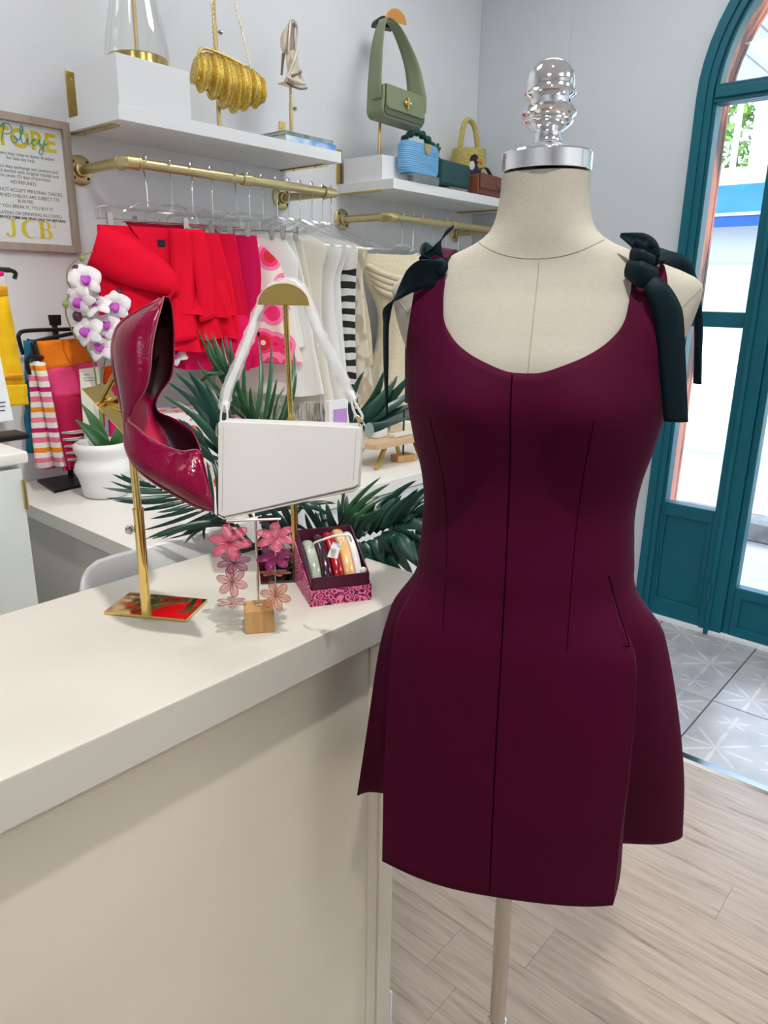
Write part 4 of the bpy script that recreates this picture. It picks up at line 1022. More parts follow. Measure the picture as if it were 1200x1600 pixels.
loop('strap_loop', [(549,618),(552,640),(562,658),(566,650),(556,632)], .0022, 'wleather'); loop('strap_ring', [(558,650),(563,668),(570,676),(572,668),(564,655)], .0013, 'brass', 1.195)
loop('tassel_cord', [(566,664),(575,672),(577,680),(570,690),(567,700)], .0008, 'wleather', 1.192)
G().prism([(.010*cos(2*pi*k/20)*.75, .0125*sin(2*pi*k/20)) for k in range(20)], .002, o=at(577, 672, t=1.19), ex=_r2, ez=_u2).build('hang_tag', mat('sage_tag', (.22, .30, .27), .5), wb, world=True)
G().tube([at(353,628,t=1.212), at(350,642,t=1.208)], .0072, 10).build('strap_keeper', M['wleather'], wb, world=True)
G().tube([at(546,613,t=1.212), at(552,627,t=1.208)], .0072, 10).build('strap_keeper', M['wleather'], wb, world=True)

# ------------------------------------------------------------------ earring stand with two flower earrings
es = thing('earring_stand', 'small wooden block earring stand with thin metal T-bar', 'earring stand', (.622, .775, CT + .0002))
M['block'] = wood_mat('beech_block', (.42, .20, .06), (.62, .35, .13), axis=2, rough=.45, scale=2.2)
G().box((.622, .775, CT + .0172), (.042, .042, .034), r36).build('wood_block', M['block'], es, world=True, bevel=.0012)
M['rose_steel'] = mat('warm_steel', (.72, .63, .56), .15, metal=1)
TB = Vector((.622, .775, 1.1135)); ed = r36 @ Vector((1, 0, 0))
G().lathe([(.0055, CT + .0345), (.0055, CT + .036), (.0025, CT + .037)], 16, (.622, .775, 0)).build('rod_washer', M['rose_steel'], es, world=True)
G().tube([(.622, .775, CT + .03), TB], .0019, 12).build('rod', M['rose_steel'], es, world=True)
G().tube([TB - ed * .040, TB + ed * .035], .0019, 12).build('crossbar', M['rose_steel'], es, world=True)
def petal_mats(c):
    return mat('petal_resin', c, .25, alpha=.34, spec=.6), mat('petal_wire', tuple(q * .6 for q in c), .35, metal=.4)
def flower(t, ctr, R, nrm, mats, spin=0, n=6):
    """wire flower: n looped petals"""
    nrm = Vector(nrm).normalized(); e1 = nrm.orthogonal().normalized(); e2 = nrm.cross(e1)
    fr = G().ball(ctr, R * .10, 8, 6).build('flower', mats[1], t, world=True)
    for k in range(n):
        a = spin + 2*pi*k/n; d = e1*cos(a) + e2*sin(a); s = nrm.cross(d)
        op = [(.08, 0), (.30, .17), (.58, .25), (.85, .19), (1, 0), (.85, -.19), (.58, -.25), (.30, -.17)]
        ring = crom([ctr + d*(q*R) + s*(w_*R) + nrm * (.12*R*sin(q*2.4)) for q, w_ in op], 3, True)
        mid = ctr + d*(.55*R) + nrm*(.06*R)
        m_ = len(ring)
        pg = G().add(ring + [mid], [(i, (i+1) % m_, m_) for i in range(m_)]).build('petal', mats[0], fr, world=False, solid=.0004)
        pg.data.transform(Matrix.Translation(-t.location))
        wgo = G().tube(ring, .00055, 5, closed=True)
        for q in (-.12, 0, .12): wgo.tube([ctr + d*(.1*R), ctr + d*(.9*R) + s*(q*R) + nrm*(.06*R)], .0003, 4)
        wv = wgo.build('petal_wire', mats[1], fr); wv.data.transform(Matrix.Translation(-t.location))
    return fr
def earring(label, top, specs, t):
    er = thing('earring', label, 'earring', at(*specs[-1][0], t=t) - Vector((0, 0, .02)), group='flower drop earrings')
    G().tube([top] + [at(*s[0], t=t) for s in specs], .0006, 6).build('drop_chain', M['rose_steel'], er, world=True)
    for (pp, R, nr, c, sp_) in specs: flower(er, at(*pp, t=t), R, nr, petal_mats(c), sp_)
    return er
cv = -_fw
earring('coral and plum wire flower drop earring hung on the bar end beside the gold stand', TB - ed * .036,
        [((360, 848), .031, (cv + Vector((0, 0, .9)))[:], (.78, .06, .16), .3), ((366, 880), .024, (cv + Vector((.5, .3, .6)))[:], (.30, .02, .12), .9), ((363, 909), .0225, cv[:], (.72, .20, .20), .5), ((362, 943), .022, (0.05, 0, 1), (.62, .30, .24), .2)], 1.04)
earring('pink to amber wire flower drop earring hung on the bar end by the paisley box', TB + ed * .032,
        [((431, 841), .029, (cv + Vector((0, 0, 1.6)))[:], (.80, .14, .24), .1), ((430, 872), .026, (cv + Vector((0, 0, 1.5)))[:], (.38, .02, .16), .7), ((430, 897), .022, (.1, .1, 1), (.55, .12, .08), .4), ((431, 931), .022, cv[:], (.70, .24, .10), .55)], 1.03)

# ------------------------------------------------------------------ paisley box of bangles
def paisley():
    m, N, L, b = node_mat('magenta_paisley_paper', .45)
    tc = N.new('ShaderNodeTexCoord'); v = N.new('ShaderNodeTexVoronoi'); v.inputs['Scale'].default_value = 95
    n = N.new('ShaderNodeTexNoise'); n.inputs['Scale'].default_value = 40; n.inputs['Detail'].default_value = 1
    ad = N.new('ShaderNodeMixRGB'); ad.inputs[0].default_value = .35
    L.new(tc.outputs['Object'], n.inputs['Vector']); L.new(tc.outputs['Object'], ad.inputs[1]); L.new(n.outputs['Color'], ad.inputs[2]); 
    sc = N.new('ShaderNodeVectorMath'); sc.operation = 'MULTIPLY_ADD'; sc.inputs[1].default_value = (.018, .018, .018)
    L.new(n.outputs['Color'], sc.inputs[0]); L.new(tc.outputs['Object'], sc.inputs[2]); L.new(sc.outputs[0], v.inputs['Vector'])
    mu = N.new('ShaderNodeMath'); mu.operation = 'MULTIPLY'; mu.inputs[1].default_value = 17; L.new(v.outputs['Distance'], mu.inputs[0])
    si = N.new('ShaderNodeMath'); si.operation = 'SINE'; L.new(mu.outputs[0], si.inputs[0])
    ma = N.new('ShaderNodeMath'); ma.operation = 'MULTIPLY_ADD'; ma.inputs[1].default_value = .5; ma.inputs[2].default_value = .5; L.new(si.outputs[0], ma.inputs[0])
    r = ramp_node(N, [(.0, (.05, .002, .03)), (.18, (.06, .002, .035)), (.25, (.62, .01, .22)), (.6, (.72, .03, .30)), (.74, (.85, .30, .38)), (.9, (.80, .20, .30))])
    L.new(ma.outputs[0], r.inputs[0]); L.new(r.outputs[0], b.inputs['Base Color']); return m
M['paisley'] = paisley(); M['plum_card'] = mat('plum_card', (.075, .006, .028), .5)
BXA = Vector((.721, .772, CT + .0002)); bd1 = Vector((.870, -.493, 0)); bd2 = Vector((.493, .870, 0))
gx = thing('gift_box', 'magenta paisley printed tray box with plum lining, full of bangles', 'box', BXA + bd1*.05 + bd2*.053)
BW, BD = .100, .106
def wallq(name, p0, p1, h0, h1, inner, th, z0, m):
    a, b = Vector(p0), Vector(p1); n = Vector(inner) * th; zz = Vector((0, 0, 1))
    v = [a + zz*z0, b + zz*z0, b + zz*h1, a + zz*h0]; v += [q + n for q in v]
    return G().add(v, [(0,1,2,3),(7,6,5,4),(0,4,5,1),(1,5,6,2),(2,6,7,3),(3,7,4,0)]).build(name, M[m], gx, world=True, smooth=0)
c00, c10, c11, c01 = BXA, BXA + bd1*BW, BXA + bd1*BW + bd2*BD, BXA + bd2*BD
wallq('tray_wall', c00, c10, .026, .026, bd2, .002, 0, 'paisley'); wallq('tray_wall', c00, c01, .026, .072, bd1, .002, 0, 'paisley')
wallq('tray_wall', c10, c11, .026, .072, -bd1, .002, 0, 'paisley'); wallq('tray_wall', c01, c11, .072, .072, -bd2, .002, 0, 'paisley')
i_ = .003
k00, k10, k11, k01 = c00 + (bd1 + bd2)*i_, c10 + (-bd1 + bd2)*i_, c11 - (bd1 + bd2)*i_, c01 + (bd1 - bd2)*i_
wallq('lining_wall', k00, k10, .046, .046, bd2, .002, .003, 'plum_card'); wallq('lining_wall', k00, k01, .046, .094, bd1, .002, .003, 'plum_card')
wallq('lining_wall', k10, k11, .046, .094, -bd1, .002, .003, 'plum_card'); wallq('lining_wall', k01, k11, .094, .094, -bd2, .002, .003, 'plum_card')
G().add([k00 + Vector((0,0,.003)), k10 + Vector((0,0,.003)), k11 + Vector((0,0,.003)), k01 + Vector((0,0,.003)), k00 + Vector((0,0,.001)), k10 + Vector((0,0,.001)), k11 + Vector((0,0,.001)), k01 + Vector((0,0,.001))], [(0,1,2,3),(7,6,5,4),(0,4,5,1),(1,5,6,2),(2,6,7,3),(3,7,4,0)]).build('box_floor', M['plum_card'], gx, world=True, smooth=0)
BANG = [('pale green marbled resin bangle at the end of the box row', (.62, .66, .56), 'marble'), ('dark plum resin bangle between the pale green and red ones', (.045, .008, .02), None),
        ('glossy crimson resin bangle in the paisley box', (.38, .006, .015), None), ('amber honey swirled resin bangle in the paisley box', (.75, .36, .08), 'amber'), ('milky white resin bangle beside the amber one', (.80, .79, .76), None)]
xb = .0155
for i, (lb, c, kd_) in enumerate(BANG):
    m_ = mat('resin', c, .14, coat=.4, var=.0 if not kd_ else .3, vscale=30, col2={'marble': (.36, .42, .34), 'amber': (.82, .55, .28)}.get(kd_))
    hw = [.0088, .0085, .0085, .0088, .0062][i]; cz = .0475 + [-.006, .0, .003, .007, .002][i]
    ctr = BXA + bd1 * xb + bd2 * (.05 + .002*i) + Vector((0, 0, cz))
    ctr = BXA + bd1 * xb + bd2 * .0535 + Vector((0, 0, [.048, .052, .053, .055, .053][i]))
    ax_ = (bd2 * cos(radians(36)) + Vector((0, 0, 1)) * sin(radians(36))); ay_ = (-bd2 * sin(radians(36)) + Vector((0, 0, 1)) * cos(radians(36)))
    L1 = [.047, .053, .054, .056, .051][i]; L2 = .025; rr = []
    for k in range(40):
        a = 2*pi*k/40; d = ax_ * (L1 - .009) * cos(a) + ay_ * (L2 - .009) * sin(a); dn = (ax_ * cos(a) / L1 + ay_ * sin(a) / L2).normalized()
        rr.append([ctr + d + dn*(.009*math.copysign(abs(cos(b))**.7, cos(b))) + bd1*(hw*math.copysign(abs(sin(b))**.7, sin(b))) for b in [2*pi*q/14 for q in range(14)]])
    rr.append(rr[0])
    bgo = G().loft(rr, True, False).build('bangle', m_, world=True, smooth=70)
    bgo['label'] = lb; bgo['category'] = 'bangle'; bgo['group'] = 'resin bangles in the paisley box'
    xb += hw + [.0088, .0085, .0085, .0088, .0062, 0][i + 1] + .0004
prl = G().ball(BXA + bd1*.0905 + bd2*.014 + Vector((0, 0, .045)), .0065, 14, 10).build('pearl_button', mat('pearl_white', (.8, .78, .72), .2), world=True, smooth=80)
tag(prl, 'small pearly bead in the front corner of the paisley box', 'bead')
ptg = thing('price_tag', 'white price tag on a cord looped around the bangles', 'price tag', at(521, 856, t=.985))
quadp = [at(px, py, t=.975) for px, py in ((520,847),(533,851),(527,873),(511,870))]
G().add(quadp + [p + fwh*.0012 for p in quadp], [(0,1,2,3),(7,6,5,4),(0,4,5,1),(1,5,6,2),(2,6,7,3),(3,7,4,0)]).build('tag_card', mat('tag_card', (.82, .83, .84), .5), ptg, world=True, smooth=0)
G().tube(crom([at(px, py, t=t_) for px, py, t_ in ((487,855,1.0),(492,848,.985),(505,843,.972),(520,838,.97),(535,836,.968),(545,837,.972),(549,846,.985))], 5), .0014, 8).build('cord', M['white_plastic'], ptg, world=True)
G().tube(crom([at(px, py, t=t_) for px, py, t_ in ((528,850,.974),(531,843,.968),(537,837,.968))], 5), .0008, 6).build('tag_loop', M['white_plastic'], ptg, world=True)
for k in range(4):
    a, b = at(516 + k*.3, 857 + k*3.4, t=.974), at(526 - k, 859.5 + k*3.2, t=.974)
    G().tube([a, b], .00035, 4).build('print_line', M['ink'], ptg, world=True)

# ------------------------------------------------------------------ white chair tucked behind the counter
ch = thing('counter_chair', 'white moulded chair whose rounded back rises behind the sales counter', 'chair', (.80, 1.36, 0))
tp = [(125,925),(129,903),(137,888),(152,876),(175,868),(205,860),(260,845),(310,832),(360,819)]
top = [at(px, py, y=1.125) for px, py in tp]
zl = top[-1].z + .004
top += [Vector((1.02, 1.125, zl)), Vector((1.06, 1.125, zl - .02)), Vector((1.075, 1.125, zl - .06))]
outl = [(p.x, p.z) for p in top] + [(1.075, .80), (.5, .80)]
outl = [(max(x, .498), z) for x, z in outl]
G().prism(outl, .012, o=(0, 1.119, 0)).build('backrest', M['white_plastic'], ch, world=True, bevel=.004, seg=3)
G().bb(.55, 1.03, 1.10, 1.137, .55, .82).build('back_support', M['white_plastic'], ch, world=True, bevel=.01)
G().bb(.54, 1.04, 1.10, 1.42, .56, .585).build('seat', M['white_plastic'], ch, world=True, bevel=.01, seg=3)
for x in (.58, 1.0):
    for y in (1.14, 1.38): G().tube([(x, y, .57), (x + (.02 if x > .8 else -.02), y, 0)], .012, 10).build('leg', M['steel'], ch, world=True)
# ================================================================== CLOTHES ON THE RAILS
M['hgr'] = clear_glass('hanger_plastic', (.97, .975, .98), .13, .1)
def hanger_proto(kind):
    t = thing('clothes_hanger', 'x', 'hanger', (0, 0, 0))
    hk = [(0, -.006, .004), (0, -.019, .010), (0, -.0135, .0205), (0, 0, .024), (0, .0135, .0195), (0, .018, .006), (0, .014, -.012), (0, .004, -.035), (0, 0, -.055), (0, 0, -.108)]
    G().tube(crom(hk, 4), .0020, 6).build('hook', M['wire'], t)
    if kind == 'clip':
        W = .138
        G().tube(crom([(-W, 0, -.150), (-W, 0, -.124), (-W + .02, 0, -.114), (-.05, 0, -.114), (-.025, 0, -.100), (.025, 0, -.100), (.05, 0, -.114), (W - .02, 0, -.114), (W, 0, -.124), (W, 0, -.150)], 4), .0035, 6).build('plastic_bar', M['hgr'], t)
        G().tube([(-W, 0, -.146), (W, 0, -.146)], .0016, 6).build('wire_bar', M['wire'], t)
        for s in (-1, 1):
            G().prism([(-.007, -.130), (.007, -.130), (.008, -.152), (.006, -.172), (-.006, -.172), (-.008, -.152)], .013, o=(s*.105, -.0065, 0)).build('clip', M['steel'], t, bevel=.001)
    else:
        W = .19
        P = crom([(-W, 0, -.185), (-.12, 0, -.150), (-.03, 0, -.108), (0, 0, -.100), (.03, 0, -.108), (.12, 0, -.150), (W, 0, -.185)], 5)
        G().tube(P, .0058, 8).build('plastic_arms', M['hgr'], t); G().tube([(-W + .01, 0, -.182), (W - .01, 0, -.182)], .0042, 8).build('plastic_bar', M['hgr'], t)
    return t
PROTO = {}
def hanger(kind, x, yaw, label, z=None, group='clear hangers on the brass rails'):
    loc = (x, RY, RZ if z is None else z)
    if kind not in PROTO:
        t = hanger_proto(kind); PROTO[kind] = t; t.location = loc; t.rotation_euler = (0, 0, yaw); t['label'] = label; t['group'] = group; return t
    return copy_tree(PROTO[kind], loc, yaw, label, group)

def cloth_secs(rows, folds=7, amp=.25, ph=0, n=56, e=.75, m=26):
    """rows: (z, half width, half depth, side shift, forward shift); folds deepen to the hem"""
    rows = sorted(rows); z0, z1 = rows[0][0], rows[-1][0]; secs = []
    for i in range(m + 1):
        z = lerp(z1, z0, i / m); a, b, cx, cy = table(rows, z); f = i / m; s = []
        for k in range(n):
            q = 2*pi*k/n; c_, s_ = cos(q), sin(q)
            x = a * math.copysign(abs(c_)**e, c_); y = b * math.copysign(abs(s_)**e, s_)
            wob = 1 + amp * (f**.8) * (sin(folds*q + ph + 1.5*f) * .6 + sin((folds*2 + 1)*q + 2.1*ph + .6) * .3)
            s.append(Vector((cx + x * (1 + (wob - 1)*.12), cy + y * wob + .004 * f * sin(folds*1.3*q + ph), z + .006*f*sin(3*q + ph))))
        secs.append(s)
    return secs
def garment(name, label, cat, x, yaw, rows, m, folds=7, amp=.3, ph=0, z=None, group=None, extra=None, e=.75):
    t = thing(name, label, cat, (x, RY, RZ if z is None else z), (0, 0, yaw), group)
    if abs(yaw) > .8: rows = [(q[0], q[1], q[2]*.55, q[3], q[4]) for q in rows]
    G().loft(cloth_secs(rows, folds, amp, ph, e=e), True, True).build('fabric_body', m, t, smooth=70)
    if extra: extra(t)
    return t
def fab(name, c, **k): return mat(name, c, k.pop('rough', .85), spec=.12, **k)
M['red'] = fab('scarlet_crepe', (.82, .004, .030), var=.12, vscale=5); M['red2'] = fab('crimson_crepe', (.70, .003, .040), var=.15, vscale=5)
M['pinkred'] = fab('raspberry_cotton', (.70, .008, .10), var=.15, vscale=6); M['dred'] = fab('deep_red_lining', (.28, .002, .02))
M['wht'] = fab('white_cotton', (.80, .79, .75), var=.05, vscale=4); M['ivory'] = fab('ivory_cotton', (.76, .72, .62), var=.06, vscale=4); M['cream'] = fab('cream_knit', (.86, .76, .55), var=.12, vscale=50, stretch=(1, 1, 6), bump=.5, bscale=70)
M['tan'] = fab('tan_linen', (.66, .55, .37), var=.1, vscale=20)
def ribbon_part(t, name, P, W, d, m, sag=.1): ribbon(name, P, W, d, m, t, thick=.002, sag=sag)
GR = 'red tops on the brass rail'
R = radians
# --- scarlet folded-collar top facing the room
def red1_extra(t):
    # fold-over cape collar: two slanting flaps crossing at the front
    for nm, A, B in (('collar_flap', [(-.142, -.035, -.165), (-.06, -.05, -.20), (.02, -.06, -.255), (.055, -.062, -.30)], [(-.185, -.03, -.275), (-.10, -.062, -.315), (-.02, -.078, -.335), (.045, -.075, -.345)]),):
        a = crom(A, 6); b = crom(B, 6)
        G().grid([[p, p.lerp(q, .35) + Vector((0, -.012 if nm == 'collar_flap' else -.004, 0)), p.lerp(q, .7) + Vector((0, -.014 if nm == 'collar_flap' else -.003, 0)), q] for p, q in zip(a, b)]).build(nm, M['red'], t, smooth=70, solid=.003)
    ribbon('front_pleat', [(.075, -.036, -.164), (.072, -.050, -.26), (.062, -.066, -.36), (.055, -.078, -.47)], [.06, .066, .074, .085], [(1, -.1, 0), (1, -.1, 0), (1, .05, .1), (1, .1, .15)], M['red'], t, thick=.003, sag=.05)
    ribbon('front_pleat', [(.122, -.034, -.164), (.128, -.050, -.24), (.134, -.062, -.33), (.138, -.07, -.41)], [.045, .055, .062, .07], [(1, -.2, 0), (1, 0, .1), (1, .15, .2), (1, .2, .3)], M['red'], t, thick=.003, sag=.08)
    ribbon('waist_tie', [(.052, -.078, -.30), (.030, -.088, -.33), (.010, -.080, -.36)], [.03, .022, .034], [(.3, 0, 1), (.3, 0, 1), (.5, 0, 1)], M['red'], t, thick=.004, sag=.1)
    G().grid([[Vector((lerp(-.06, .105, u), lerp(.02, -.03, v), -.150 - .075*sin(pi*u)*v - .015*v)) for v in (0, .5, 1)] for u in [k/10 for k in range(11)]]).build('inner_lining', M['dred'], t, smooth=70, solid=.002)
    G().bb(.012, .032, -.034, -.031, -.215, -.195).build('neck_label', M['black'], t)
garment('cape_collar_blouse', 'scarlet red top with folded cape collar and tied front, first on rail', 'top', 1.225, R(-16), [(-.163, .140, .020, 0, 0), (-.22, .145, .030, 0, -.005), (-.30, .150, .038, -.01, -.01), (-.335, .142, .04, -.01, -.01), (-.42, .150, .05, -.01, -.01), (-.50, .165, .06, -.01, -.012)], M['red'], 6, .35, .4, group=GR, extra=red1_extra)
hanger('clip', 1.225, R(-16), 'clear clip hanger holding the scarlet top with folded cape collar')
def red2_extra(t):
    for dz, w_ in ((-.30, .150), (-.37, .158)):
        G().loft(cloth_secs([(dz, w_*.92, .045, 0, -.01), (dz - .10, w_, .068, .01, -.012)], 9, .5, dz*40, m=8), True, False).build('ruffle', M['red'], t, smooth=70)
garment('ruffle_blouse', 'bright red top with draped ruffles at its front edge', 'top', 1.305, R(-34), [(-.168, .125, .015, 0, 0), (-.30, .145, .035, .01, 0), (-.42, .150, .05, .02, 0), (-.50, .155, .05, .02, 0)], M['red'], 6, .45, 1.9, group=GR, extra=red2_extra)
hanger('clip', 1.305, R(-34), 'clear clip hanger holding the red top with draped ruffles')
def red3_extra(t):
    G().loft(cloth_secs([(-.40, .125, .04, .02, 0), (-.50, .165, .08, .02, 0), (-.56, .155, .07, .02, 0)], 11, .5, 2.0, m=10), True, False).build('peplum_ruffle', M['pinkred'], t, smooth=70)
garment('red_blouse', 'crimson red blouse with a wide gathered peplum hem', 'blouse', 1.375, R(-44), [(-.168, .12, .014, 0, 0), (-.30, .125, .03, .01, 0), (-.42, .13, .035, .02, 0)], M['red2'], 5, .3, .8, group=GR, extra=red3_extra)
hanger('clip', 1.375, R(-44), 'clear clip hanger holding the crimson blouse with peplum')
garment('pink_blouse', 'raspberry pink blouse with balloon sleeves beside the floral dress', 'blouse', 1.445, R(-50), [(-.168, .13, .014, 0, 0), (-.30, .14, .03, 0, 0), (-.42, .13, .05, -.01, 0), (-.50, .135, .06, -.02, 0), (-.54, .12, .05, -.02, 0)], M['pinkred'], 8, .45, 2.6, group=GR)
hanger('clip', 1.445, R(-50), 'clear clip hanger holding the raspberry pink blouse')
def floral():
    m, N, L, b = node_mat('pink_floral_print', .8)
    tc = N.new('ShaderNodeTexCoord'); v = N.new('ShaderNodeTexVoronoi'); v.inputs['Scale'].default_value = 12; v.inputs['Randomness'].default_value = .75
    fm = N.new('ShaderNodeMapping'); fm.inputs['Scale'].default_value = (1, 0, 1); L.new(tc.outputs['Object'], fm.inputs[0])
    L.new(fm.outputs[0], v.inputs['Vector'])
    r = ramp_node(N, [(.0, (.35, .60, .68)), (.09, (.80, .75, .72)), (.13, (.60, .003, .015)), (.30, (.85, .02, .16)), (.42, (.88, .20, .36)), (.55, (.80, .68, .60))], 'CONSTANT')
    L.new(v.outputs['Distance'], r.inputs[0])
    v2 = N.new('ShaderNodeTexVoronoi'); v2.inputs['Scale'].default_value = 14; L.new(tc.outputs['Object'], v2.inputs['Vector'])
    lt = N.new('ShaderNodeMath'); lt.operation = 'LESS_THAN'; lt.inputs[1].default_value = .16; L.new(v2.outputs['Distance'], lt.inputs[0])
    mx = N.new('ShaderNodeMixRGB'); mx.inputs[2].default_value = (.03, .01, .02, 1); L.new(lt.outputs[0], mx.inputs[0]); L.new(r.outputs[0], mx.inputs[1]); L.new(mx.outputs[0], b.inputs['Base Color']); return m
M['floral'] = floral()
garment('floral_dress', 'pink and red poppy print dress hanging beside the white tops', 'dress', 1.535, R(-34), [(-.19, .085, .015, -.01, -.01), (-.25, .13, .03, 0, -.015), (-.34, .135, .045, .01, -.02), (-.44, .135, .05, .03, -.02), (-.55, .14, .055, .05, -.02)], M['floral'], 6, .35, .3)
hanger('clip', 1.535, R(-34), 'clear clip hanger holding the poppy print dress')
# --- white and ivory pieces
GWT = 'white garments on the brass rail'
WL = [('white_shirt', 'white sleeveless top next to the poppy print dress', 1.585, -52, [(-.168, .11, .012), (-.24, .15, .03), (-.36, .14, .04), (-.50, .16, .05)], 'wht', 'clip'),
      ('white_skirt', 'white pleated skirt clipped beside the white sleeveless top', 1.64, -56, [(-.172, .10, .015), (-.30, .13, .03), (-.50, .16, .05), (-.66, .19, .06)], 'wht', 'clip'),
      ('ivory_dress', 'ivory dress on a shaped hanger beside the pleated white skirt', 1.70, -60, [(-.15, .06, .015), (-.18, .17, .025), (-.26, .15, .035), (-.45, .15, .04), (-.75, .20, .05)], 'ivory', 'arm'),
      ('white_blouse', 'white blouse with a square flared hem among the white garments', 1.75, -58, [(-.15, .06, .015), (-.185, .18, .02), (-.30, .15, .03), (-.50, .17, .045), (-.70, .215, .055)], 'wht', 'arm'),
      ('white_dress', 'long white dress hanging against the black striped dress', 1.80, -62, [(-.15, .06, .015), (-.18, .17, .02), (-.28, .14, .03), (-.50, .15, .035), (-.80, .18, .045)], 'wht', 'arm')]
for i, (nm, lb, x, yw, rw, m_, hk) in enumerate(WL):
    garment(nm, lb, nm.split('_')[1], x, R(yw), [(q[0], q[1], q[2], 0, 0) for q in rw], M[m_], 5 + i % 3, .4, i * 1.3, group=GWT)
    hanger(hk, x, R(yw), 'clear hanger holding the ' + {0: 'white sleeveless top', 1: 'pleated white skirt', 2: 'ivory dress', 3: 'white blouse with flared hem', 4: 'long white dress'}[i])
M['feather'] = mat('feather_fringe', (.62, .60, .55), .9, col2=(.16, .15, .13), vscale=40, stretch=(3, 3, .25), bump=.8, bscale=90)
def fringe(t):
    g = G(); rn = random.Random(5)
    for k in range(260):
        a = rn.uniform(0, 2*pi); x, y = .165*cos(a), .045*sin(a); L_ = rn.uniform(.06, .12)
        g.tube([(x, y, -.69), (x*1.03 + rn.uniform(-.006, .006), y*1.1, -.69 - L_*.5), (x*1.05 + rn.uniform(-.012, .012), y*1.2, -.69 - L_)], [.0022, .002, .0006], 4, cap=False)
    o = g.build('feather_fringe', M['feather'], t); o['kind'] = 'stuff'
garment('fringed_skirt', 'off-white skirt with grey feather fringe hem behind the white blouse', 'skirt', 1.675, R(-57), [(-.17, .10, .012, 0, 0), (-.40, .14, .03, 0, 0), (-.70, .165, .042, 0, 0)], M['ivory'], 5, .3, 2, extra=fringe)
def stripes():
    m, N, L, b = node_mat('black_white_stripe', .8)
    tc = N.new('ShaderNodeTexCoord'); w_ = N.new('ShaderNodeTexWave'); w_.bands_direction = 'Z'; w_.inputs['Scale'].default_value = 7.2; w_.inputs['Distortion'].default_value = .9; w_.inputs['Detail'].default_value = 1; w_.inputs['Detail Scale'].default_value = 3
    L.new(tc.outputs['Object'], w_.inputs['Vector']); r = ramp_node(N, [(0, (.012, .012, .014)), (.5, (.78, .77, .74))], 'CONSTANT')
    L.new(w_.outputs['Fac'], r.inputs[0]); L.new(r.outputs[0], b.inputs['Base Color']); return m
M['stripe'] = stripes()
garment('striped_dress', 'black and white striped dress with a plain white yoke', 'dress', 1.855, R(-60), [(-.25, .155, .022, 0, -.0), (-.36, .15, .035, 0, 0), (-.55, .15, .04, 0, 0), (-.76, .16, .045, 0, 0)], M['stripe'], 5, .45, .9,
        extra=lambda t: G().loft(cloth_secs([(-.15, .06, .012, 0, 0), (-.18, .16, .016, 0, 0), (-.25, .155, .022, 0, 0)], 5, .1, .9, m=8), True, False).build('yoke', M['wht'], t, smooth=70))
hanger('arm', 1.855, R(-60), 'clear hanger holding the black and white striped dress')
def leopard():
    m, N, L, b = node_mat('beige_animal_print', .8)
    tc = N.new('ShaderNodeTexCoord'); mp = N.new('ShaderNodeMapping'); mp.inputs['Scale'].default_value = (1, 1, .55); L.new(tc.outputs['Object'], mp.inputs[0])
    v = N.new('ShaderNodeTexNoise'); v.inputs['Scale'].default_value = 34; v.inputs['Detail'].default_value = 1; L.new(mp.outputs[0], v.inputs['Vector'])
    r = ramp_node(N, [(.44, (.52, .42, .29)), (.52, (.72, .67, .56))]); L.new(v.outputs['Fac'], r.inputs[0]); L.new(r.outputs[0], b.inputs['Base Color']); return m
M['leopard'] = leopard()
garment('animal_print_dress', 'beige animal print dress hanging next to the striped dress', 'dress', 1.905, R(-58), [(-.15, .05, .012, 0, 0), (-.185, .15, .02, 0, 0), (-.28, .14, .035, 0, 0), (-.50, .15, .045, .01, 0), (-.80, .18, .05, .02, 0)], M['leopard'], 5, .35, 1.4)
hanger('arm', 1.905, R(-58), 'clear hanger holding the beige animal print dress')
def vest_extra(t): G().tube(crom([(.05, -.02, -.16), (.085, -.03, -.22), (.09, -.035, -.30), (.11, -.03, -.36)], 5), .004, 6).build('armhole_piping', M['ivory'], t)
garment('tan_vest', 'tan sleeveless linen vest last on the long rail', 'vest', 1.945, R(-52), [(-.15, .05, .012, 0, 0), (-.185, .13, .02, 0, 0), (-.25, .11, .03, 0, 0), (-.45, .13, .04, .01, 0), (-.58, .14, .045, .01, 0)], M['tan'], 4, .25, .2, extra=vest_extra)
hanger('arm', 1.945, R(-52), 'clear hanger holding the tan linen vest')
# --- cream knits on the corner rail
GC = 'cream knits on the corner rail'
def knit_extra(t):
    for k in range(4):
        zz = -.21 - k*.022
        G().tube(crom([(-.15 + .01*k, -.02, zz + .03), (-.09, -.05, zz), (-.02, -.062, zz - .014), (.05, -.05, zz + .01), (.12, -.02, zz + .04)], 5), .012, 8).build('cowl_fold', M['cream'], t, smooth=80)
    G().bb(.03, .055, -.066, -.060, -.215, -.203).build('neck_label', M['black'], t)
garment('cowl_neck_knit', 'cream knitted top with draped cowl neck, first on the corner rail', 'top', 2.335, R(-30), [(-.135, .15, .02, 0, 0), (-.20, .165, .04, 0, 0), (-.32, .125, .045, .02, 0), (-.42, .11, .045, .02, 0), (-.60, .15, .05, .02, 0), (-.72, .16, .055, .02, 0)], M['cream'], 6, .3, .5, z=RZ2, group=GC, extra=knit_extra)
hanger('clip', 2.335, R(-30), 'clear clip hanger holding the cream cowl neck top', RZ2)
